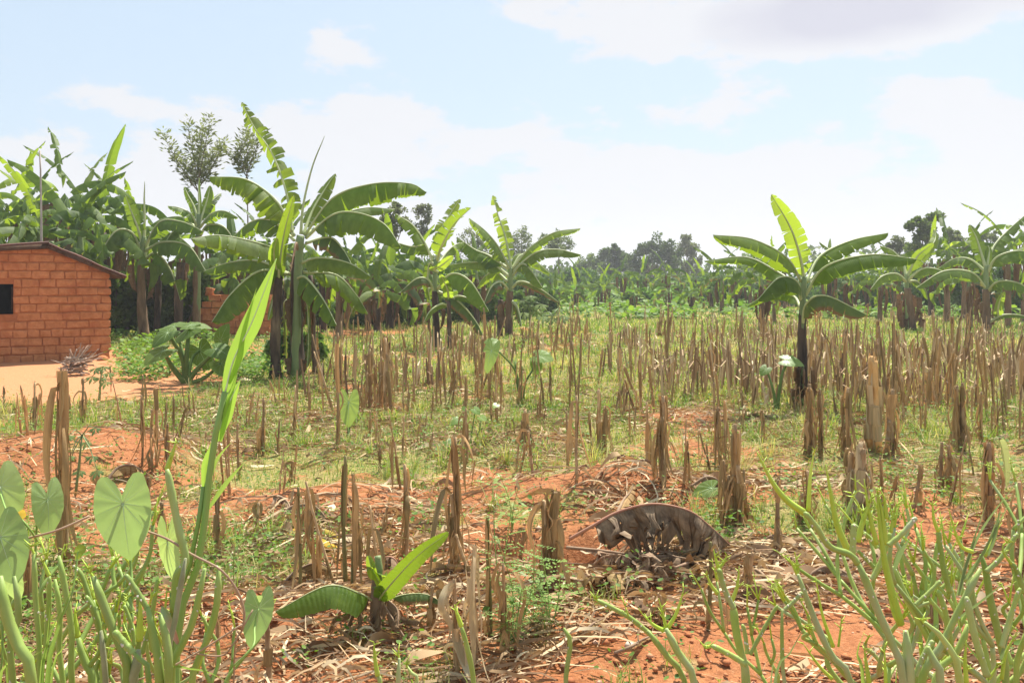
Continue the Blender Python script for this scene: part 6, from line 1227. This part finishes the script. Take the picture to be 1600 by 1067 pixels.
def branching_succulent(label, bx, d, z0, seed, n=6, r=.006, mat_=EUPB, spread=.2, zt=1.36):
    x = (bx - 800) / F * d; o = Vector((x, d, float(gz(x, d)))); t = thing('pencil_succulent', o, label, 'succulent', 'succulent hedge plants in the foreground'); rnd = random.Random(seed)
    top = o + Vector((0, 0, z0)); b = MB(); b.tube(curve([o, (o + top) / 2 + Vector((.02, 0, 0)), top], 8), [r * 2.4 * (1 - .05 * i) for i in range(8)], 8, jit=.1, rnd=rnd); b.build('trunk', EUPG, t, o)
    def grow(p, dr, L_, rr, dep):
        e = p + dr * L_; C = curve([p, (p + e) / 2 + Vector((rnd.gauss(0, .008), rnd.gauss(0, .008), 0)), e], 10); mb = MB(); mb.tube(C, [rr * (1.05 - .02 * i) * (1.15 if i in (0, 5) else 1) for i in range(10)], 8, jit=.05, rnd=rnd); mb.build('stem', mat_, t, o)
        if dep and e.z < zt - .04:
            for k in range(rnd.choice((1, 2, 2))):
                nd = (dr + Vector((rnd.gauss(0, .38), rnd.gauss(0, .3), rnd.uniform(-.05, .4)))).normalized(); grow(e, nd, L_ * rnd.uniform(.6, .95), rr * .85, dep - 1)
        else:
            for k in range(rnd.choice((1, 2, 3))):
                nd = (dr + Vector((rnd.gauss(0, .3), rnd.gauss(0, .3), .3))).normalized(); l = rnd.uniform(.025, .06); m = MB(); m.tube([e, e + nd * l * .5, e + nd * l], [rr * .6, rr * .45, rr * .1], 6)
                for q in range(3): a = rnd.uniform(0, 6.28); c = e + nd * l * rnd.uniform(.5, .95); m.tube([c, c + Vector((math.cos(a), math.sin(a), .4)) * .010], [.0012, .0003], 4)
                m.build('shoot', SHOOT, t, o)
    for k in range(n):
        a = 6.28 * k / n + rnd.uniform(-.4, .4); grow(top, Vector((math.cos(a) * rnd.uniform(.15, .6), math.sin(a) * .35, rnd.uniform(.7, 1))).normalized(), spread * rnd.uniform(.6, 1), r, 3)
branching_succulent('thin bushy succulent behind the tallest yellow shoots at the right', 1385, 1.62, .70, 21, 5, .0056, zt=1.10)
branching_succulent('thin bushy succulent filling the lower right corner', 1505, 1.55, .70, 22, 6, .0056, zt=1.14)
branching_succulent('thin bushy succulent cut by the right edge of the photo', 1600, 1.5, .72, 23, 6, .0056, zt=1.18)
branching_succulent('low bushy succulent left of the right hand hedge', 1250, 1.7, .55, 24, 3, .005, zt=.92)
branching_succulent('thin bushy succulent behind the thick stems at the left edge', 40, 1.45, .74, 25, 5, .0055, EUP, zt=1.12)
branching_succulent('thin bushy succulent behind the white tipped stems at the left', 180, 1.5, .68, 26, 5, .0055, EUP, zt=1.05)
branching_succulent('thin bushy succulent behind the curving stems at the left', 285, 1.5, .62, 27, 4, .005, EUP, zt=1.0)
# grass blades and the tall reed
def blade_thing(label, name, cat, d, blades, stems=(), group=None, mats=BLADE):
    p0 = blades[0][0][0] if not stems else stems[0][0][0]; x = (p0[0] - 800) / F * d; o = Vector((x, d, float(gz(x, d)))); t = thing(name, o, label, cat, group); s = d / F
    for pts, r in stems:
        P = fg(pts, d)
        if pts[0][1] >= 1000: P = [o] + P
        C = curve(P, 24); mb = MB(); mb.tube(C, [r * s * (1.05 - .3 * i / 24) * (1.12 if i % 6 == 0 else 1) for i in range(24)], 9); mb.build('stem', REEDS, t, o)
    for pts, w, kw in blades:
        P = fg(pts, d); kw = dict(kw)
        if pts[0][1] >= 1055: P = [Vector((P[0].x + (P[0].x - P[-1].x) * .2, d, P[0].z - .25)), *P]
        mt = kw.pop('m', mats); C = curve(P, 26); rows = []; uv = []; tw = kw.get('tw', .3); th = kw.get('th', .3); peak = kw.get('peak', .45)
        for i, c in enumerate(C):
            q = i / 25; T = (C[min(25, i + 1)] - C[max(0, i - 1)]).normalized(); a = T.cross(Vector((0, -1, 0))).normalized(); a = Matrix.Rotation(th + tw * q, 3, T) @ a; b = T.cross(a)
            k = (q / peak) ** .55 if q < peak else (1 - ((q - peak) / (1 - peak)) ** 1.5); ww = w * s * max(.04, k * (1 - kw.get('b', .25)) + kw.get('b', .25) * (1 - q)); f = kw.get('fold', .35)
            rows.append([c - a * ww + b * ww * f, c - a * ww * .5 + b * ww * f * .4, c, c + a * ww * .5 + b * ww * f * .4, c + a * ww + b * ww * f]); uv.append([(u * .5, q * 3) for u in (-1, -.5, 0, .5, 1)])
        mb = MB(); mb.quadstrip(rows, 0, uv); ob = mb.build('blade', mt, t, o)
        if w > 9: rb = MB(); rb.tube(C, [.0016 * (1 - .8 * i / 26) for i in range(26)], 5); rb.build('midrib', VEIN, ob, o)
blade_thing('tall bright green reed with a broad upright blade in the left foreground', 'reed', 'reed', 1.22,
   [([(352, 612), (366, 560), (395, 500), (432, 404)], 17, dict(peak=.5, th=.1, tw=.2, fold=.25, m=REED)), ([(336, 690), (348, 655), (360, 625), (376, 592)], 13, dict(peak=.4, th=-.2, tw=.3, m=REED)), ([(358, 600), (375, 560), (385, 510), (401, 450)], 7, dict(peak=.4, th=.8, m=REED)), ([(318, 762), (322, 725), (330, 700), (333, 680)], 7, dict(peak=.4, m=REED)), ([(312, 815), (322, 765), (338, 720), (362, 690)], 5, dict()), ([(322, 800), (350, 760), (368, 738), (382, 722)], 4.5, dict()), ([(345, 690), (352, 660), (362, 620), (372, 575)], 7, dict(th=.7, m=REED))],
   [([(276, 1010), (285, 945), (305, 900), (318, 830), (332, 705), (352, 612)], 6.5), ([(270, 1010), (268, 960), (300, 870), (318, 760)], 4.5)])
blade_thing('tuft of bright grass blades at the bottom left corner', 'grass_tuft', 'grass tuft', 1.1, [([(64, 1067), (72, 1020), (78, 948)], 6, dict(b=.6)), ([(74, 1067), (90, 985), (122, 892)], 7, dict(b=.6)), ([(0, 1064), (30, 1038), (66, 1016)], 6, dict(b=.6)), ([(80, 1067), (100, 1010), (120, 965)], 4, dict(b=.6)), ([(12, 1067), (6, 1030), (0, 1000)], 5, dict(b=.6)), ([(66, 1067), (76, 1000), (104, 930)], 5, dict(b=.6)), ([(262, 1067), (290, 1046), (325, 1050), (358, 1066)], 8, dict(b=.4))])
blade_thing('slender grey green blades among the succulents at the right', 'grass_tuft', 'grass tuft', 1.3, [([(1500, 930), (1512, 880), (1540, 820), (1596, 745)], 5, dict(b=.6)), ([(1496, 930), (1520, 850), (1532, 812)], 4, dict(b=.6)), ([(1398, 890), (1410, 862), (1424, 838)], 7, dict(b=.3)), ([(1508, 905), (1540, 860), (1562, 800)], 5, dict(b=.5)), ([(1545, 868), (1555, 840), (1565, 790)], 5, dict()), ([(1212, 1067), (1235, 1020), (1262, 970)], 8, dict(b=.6)), ([(1205, 1067), (1215, 1030), (1228, 1005)], 5, dict(b=.6)), ([(1565, 1030), (1578, 985), (1592, 930)], 6, dict(b=.5)), ([(1486, 975), (1540, 935), (1580, 900)], 4, dict(b=.5)), ([(1500, 920), (1520, 850), (1545, 775)], 3, dict(b=.5)), ([(1510, 915), (1555, 830), (1585, 770)], 4, dict(b=.5))], mats=leafmat('greyish_blade', (.16, .25, .11), (.22, .31, .15), (.3, .42, .14), .35, .45, .35, (6, .4, 1), 6))
blade_thing('yellow tipped thin leaf standing left of the right edge succulents', 'grass_tuft', 'grass tuft', 1.45, [([(1545, 1067), (1500, 980), (1484, 790)], 2.5, dict(b=.6)), ([(1350, 1067), (1340, 1020), (1352, 985)], 9, dict(b=.4)), ([(1400, 1067), (1412, 1010), (1412, 985)], 3, dict(b=.4)), ([(970, 1067), (970, 1050), (971, 1036)], 3, dict()), ([(1004, 1067), (998, 1050), (990, 1032)], 2.5, dict())])
# climbing heart leaved vine
def vine():
    d = 1.16; o = Vector(((20 - 800) / F * d, d, float(gz(-.7, d)))); t = thing('heart_leaved_vine', o, 'climbing vine with big pale green heart shaped leaves in the left foreground', 'vine')
    for (c, dz, tip, nrm, L_, kw) in (((192, 786), 0, (.14, -.1, -1), (.05, -1, .3), 90, dict(width=.88, cup=.12, droop=.1)), ((262, 846), .03, (.12, -.1, -1), (-.75, -.7, .1), 80, dict(width=.95, cup=.1)), ((74, 780), .05, (.12, 0, -1), (.8, -.45, .1), 66, dict(width=.75)),
        ((0, 838), -.02, (.35, -.1, -.9), (.3, -.9, .3), 78, dict(width=.85, cup=.15)), ((0, 760), .04, (.3, 0, -1), (.6, -.7, .2), 74, dict(width=.8)), ((404, 950), .05, (-.05, -.1, -1), (.75, -.6, .1), 66, dict(width=.8)), ((398, 938), .05, (.2, 0, .1), (.6, -.7, .1), 14, dict()), ((28, 806), 0, (.6, -.3, .1), (0, -.7, .7), 16, dict(m=YEL, width=1.3)), ((122, 862), .02, (.5, -.2, .3), (0, -.8, .5), 17, dict(m=BANY, width=1.2)), ((20, 905), .05, (.1, 0, -1), (-.3, -.9, .2), 40, dict())):
        kw = dict(kw); mt = kw.pop('m', HEART); L = L_ * d / F; heart_leaf_part(t, o, 'leaf', mt, at(c[0], c[1], d + dz), tip, nrm, L, **kw)
    def tn(pts, r, m=VINE, nm='tendril'): P = fg(pts, d); C = curve(P, 24); mb = MB(); mb.tube(C, r * d / F, 6); mb.build(nm, m, t, o)
    tn([(0, 856, .02), (35, 843, .02), (90, 828, .0), (140, 806, .01)], 1.8); tn([(218, 826, .06), (262, 842, .0), (300, 866, -.02), (345, 890, -.02), (372, 925, -.01), (382, 960, .0), (378, 985, 0)], 2); tn([(200, 1067, 0), (260, 1045, -.02), (320, 1012, -.02), (378, 975, -.02)], 1.5); tn([(378, 985, 0), (368, 1005, .02), (365, 1067, .04)], 1.5)
    tn([(300, 1020, -.02), (345, 1024, 0), (365, 1005, 0), (395, 952, .02)], 1.3); tn([(192, 786, 0), (194, 800, .10), (204, 880, .13), (208, 930, .10)], 2.2, REEDS, 'leaf_stalk'); tn([(262, 846, .03), (275, 830, .05), (285, 850, .06)], 2, REEDS, 'leaf_stalk'); tn([(74, 780, .05), (60, 800, .05), (55, 870, .05)], 1.8, REEDS, 'leaf_stalk')
    tn([(0, 770, .04), (12, 800, 0), (28, 806, 0), (45, 825, 0), (62, 850, .03)], 1.6, REEDS, 'leaf_stalk'); tn([(0, 1062, .02), (4, 1000, .02), (0, 900, .02), (0, 838, -.02)], 1.8, REEDS, 'leaf_stalk'); tn([(404, 950, .05), (398, 980, .04), (395, 1010, 0), (365, 1040, 0)], 1.6, REEDS, 'leaf_stalk')
    tn([(100, 960, 0), (112, 930, 0), (118, 895, .01), (122, 862, .02)], 1.2, REEDS, 'leaf_stalk')
vine()
def pod_leaf():
    d = 1.12; P = fg([(250, 942), (262, 960), (272, 985), (280, 1008)], d); mb = MB(); banana_leaf(mb, P, 8 * d / F, side=Xs, droop=30, tear=0, seed=3, petiole=0, n=16)
    m, nt, N, L = nodes('green_to_pink_leaf'); tc = N.new('ShaderNodeTexCoord'); sx = N.new('ShaderNodeSeparateXYZ'); L.new(tc.outputs['UV'], sx.inputs[0]); col = mix(N, L, ramp(N, L, sx.outputs[0], .015, .045), (.30, .42, .2), (.55, .3, .2)); out = N.new('ShaderNodeOutputMaterial'); L.new(pbsdf(N, L, col, .5), out.inputs[0])
    tagp(mb.build('folded_leaf', m, None, P[0]), 'small folded leaf turning from green to pink among the left succulents', 'leaf')
pod_leaf()

# ---------------------------------------------------------------- air
def haze():
    mb = MB(); mb.box((0, 1200, 9), 6400, 2900, 44); m, nt, N, L = nodes('haze_air'); out = N.new('ShaderNodeOutputMaterial'); v = N.new('ShaderNodeVolumePrincipled'); v.inputs['Color'].default_value = (.93, .95, 1, 1); v.inputs['Density'].default_value = HAZE; v.inputs['Anisotropy'].default_value = 0.3
    L.new(v.outputs[0], out.inputs['Volume']); o = mb.build('haze', m); tagp(o, 'thin pale haze over the far fields', 'haze', kind='stuff')
HAZE = 0.0011
haze()
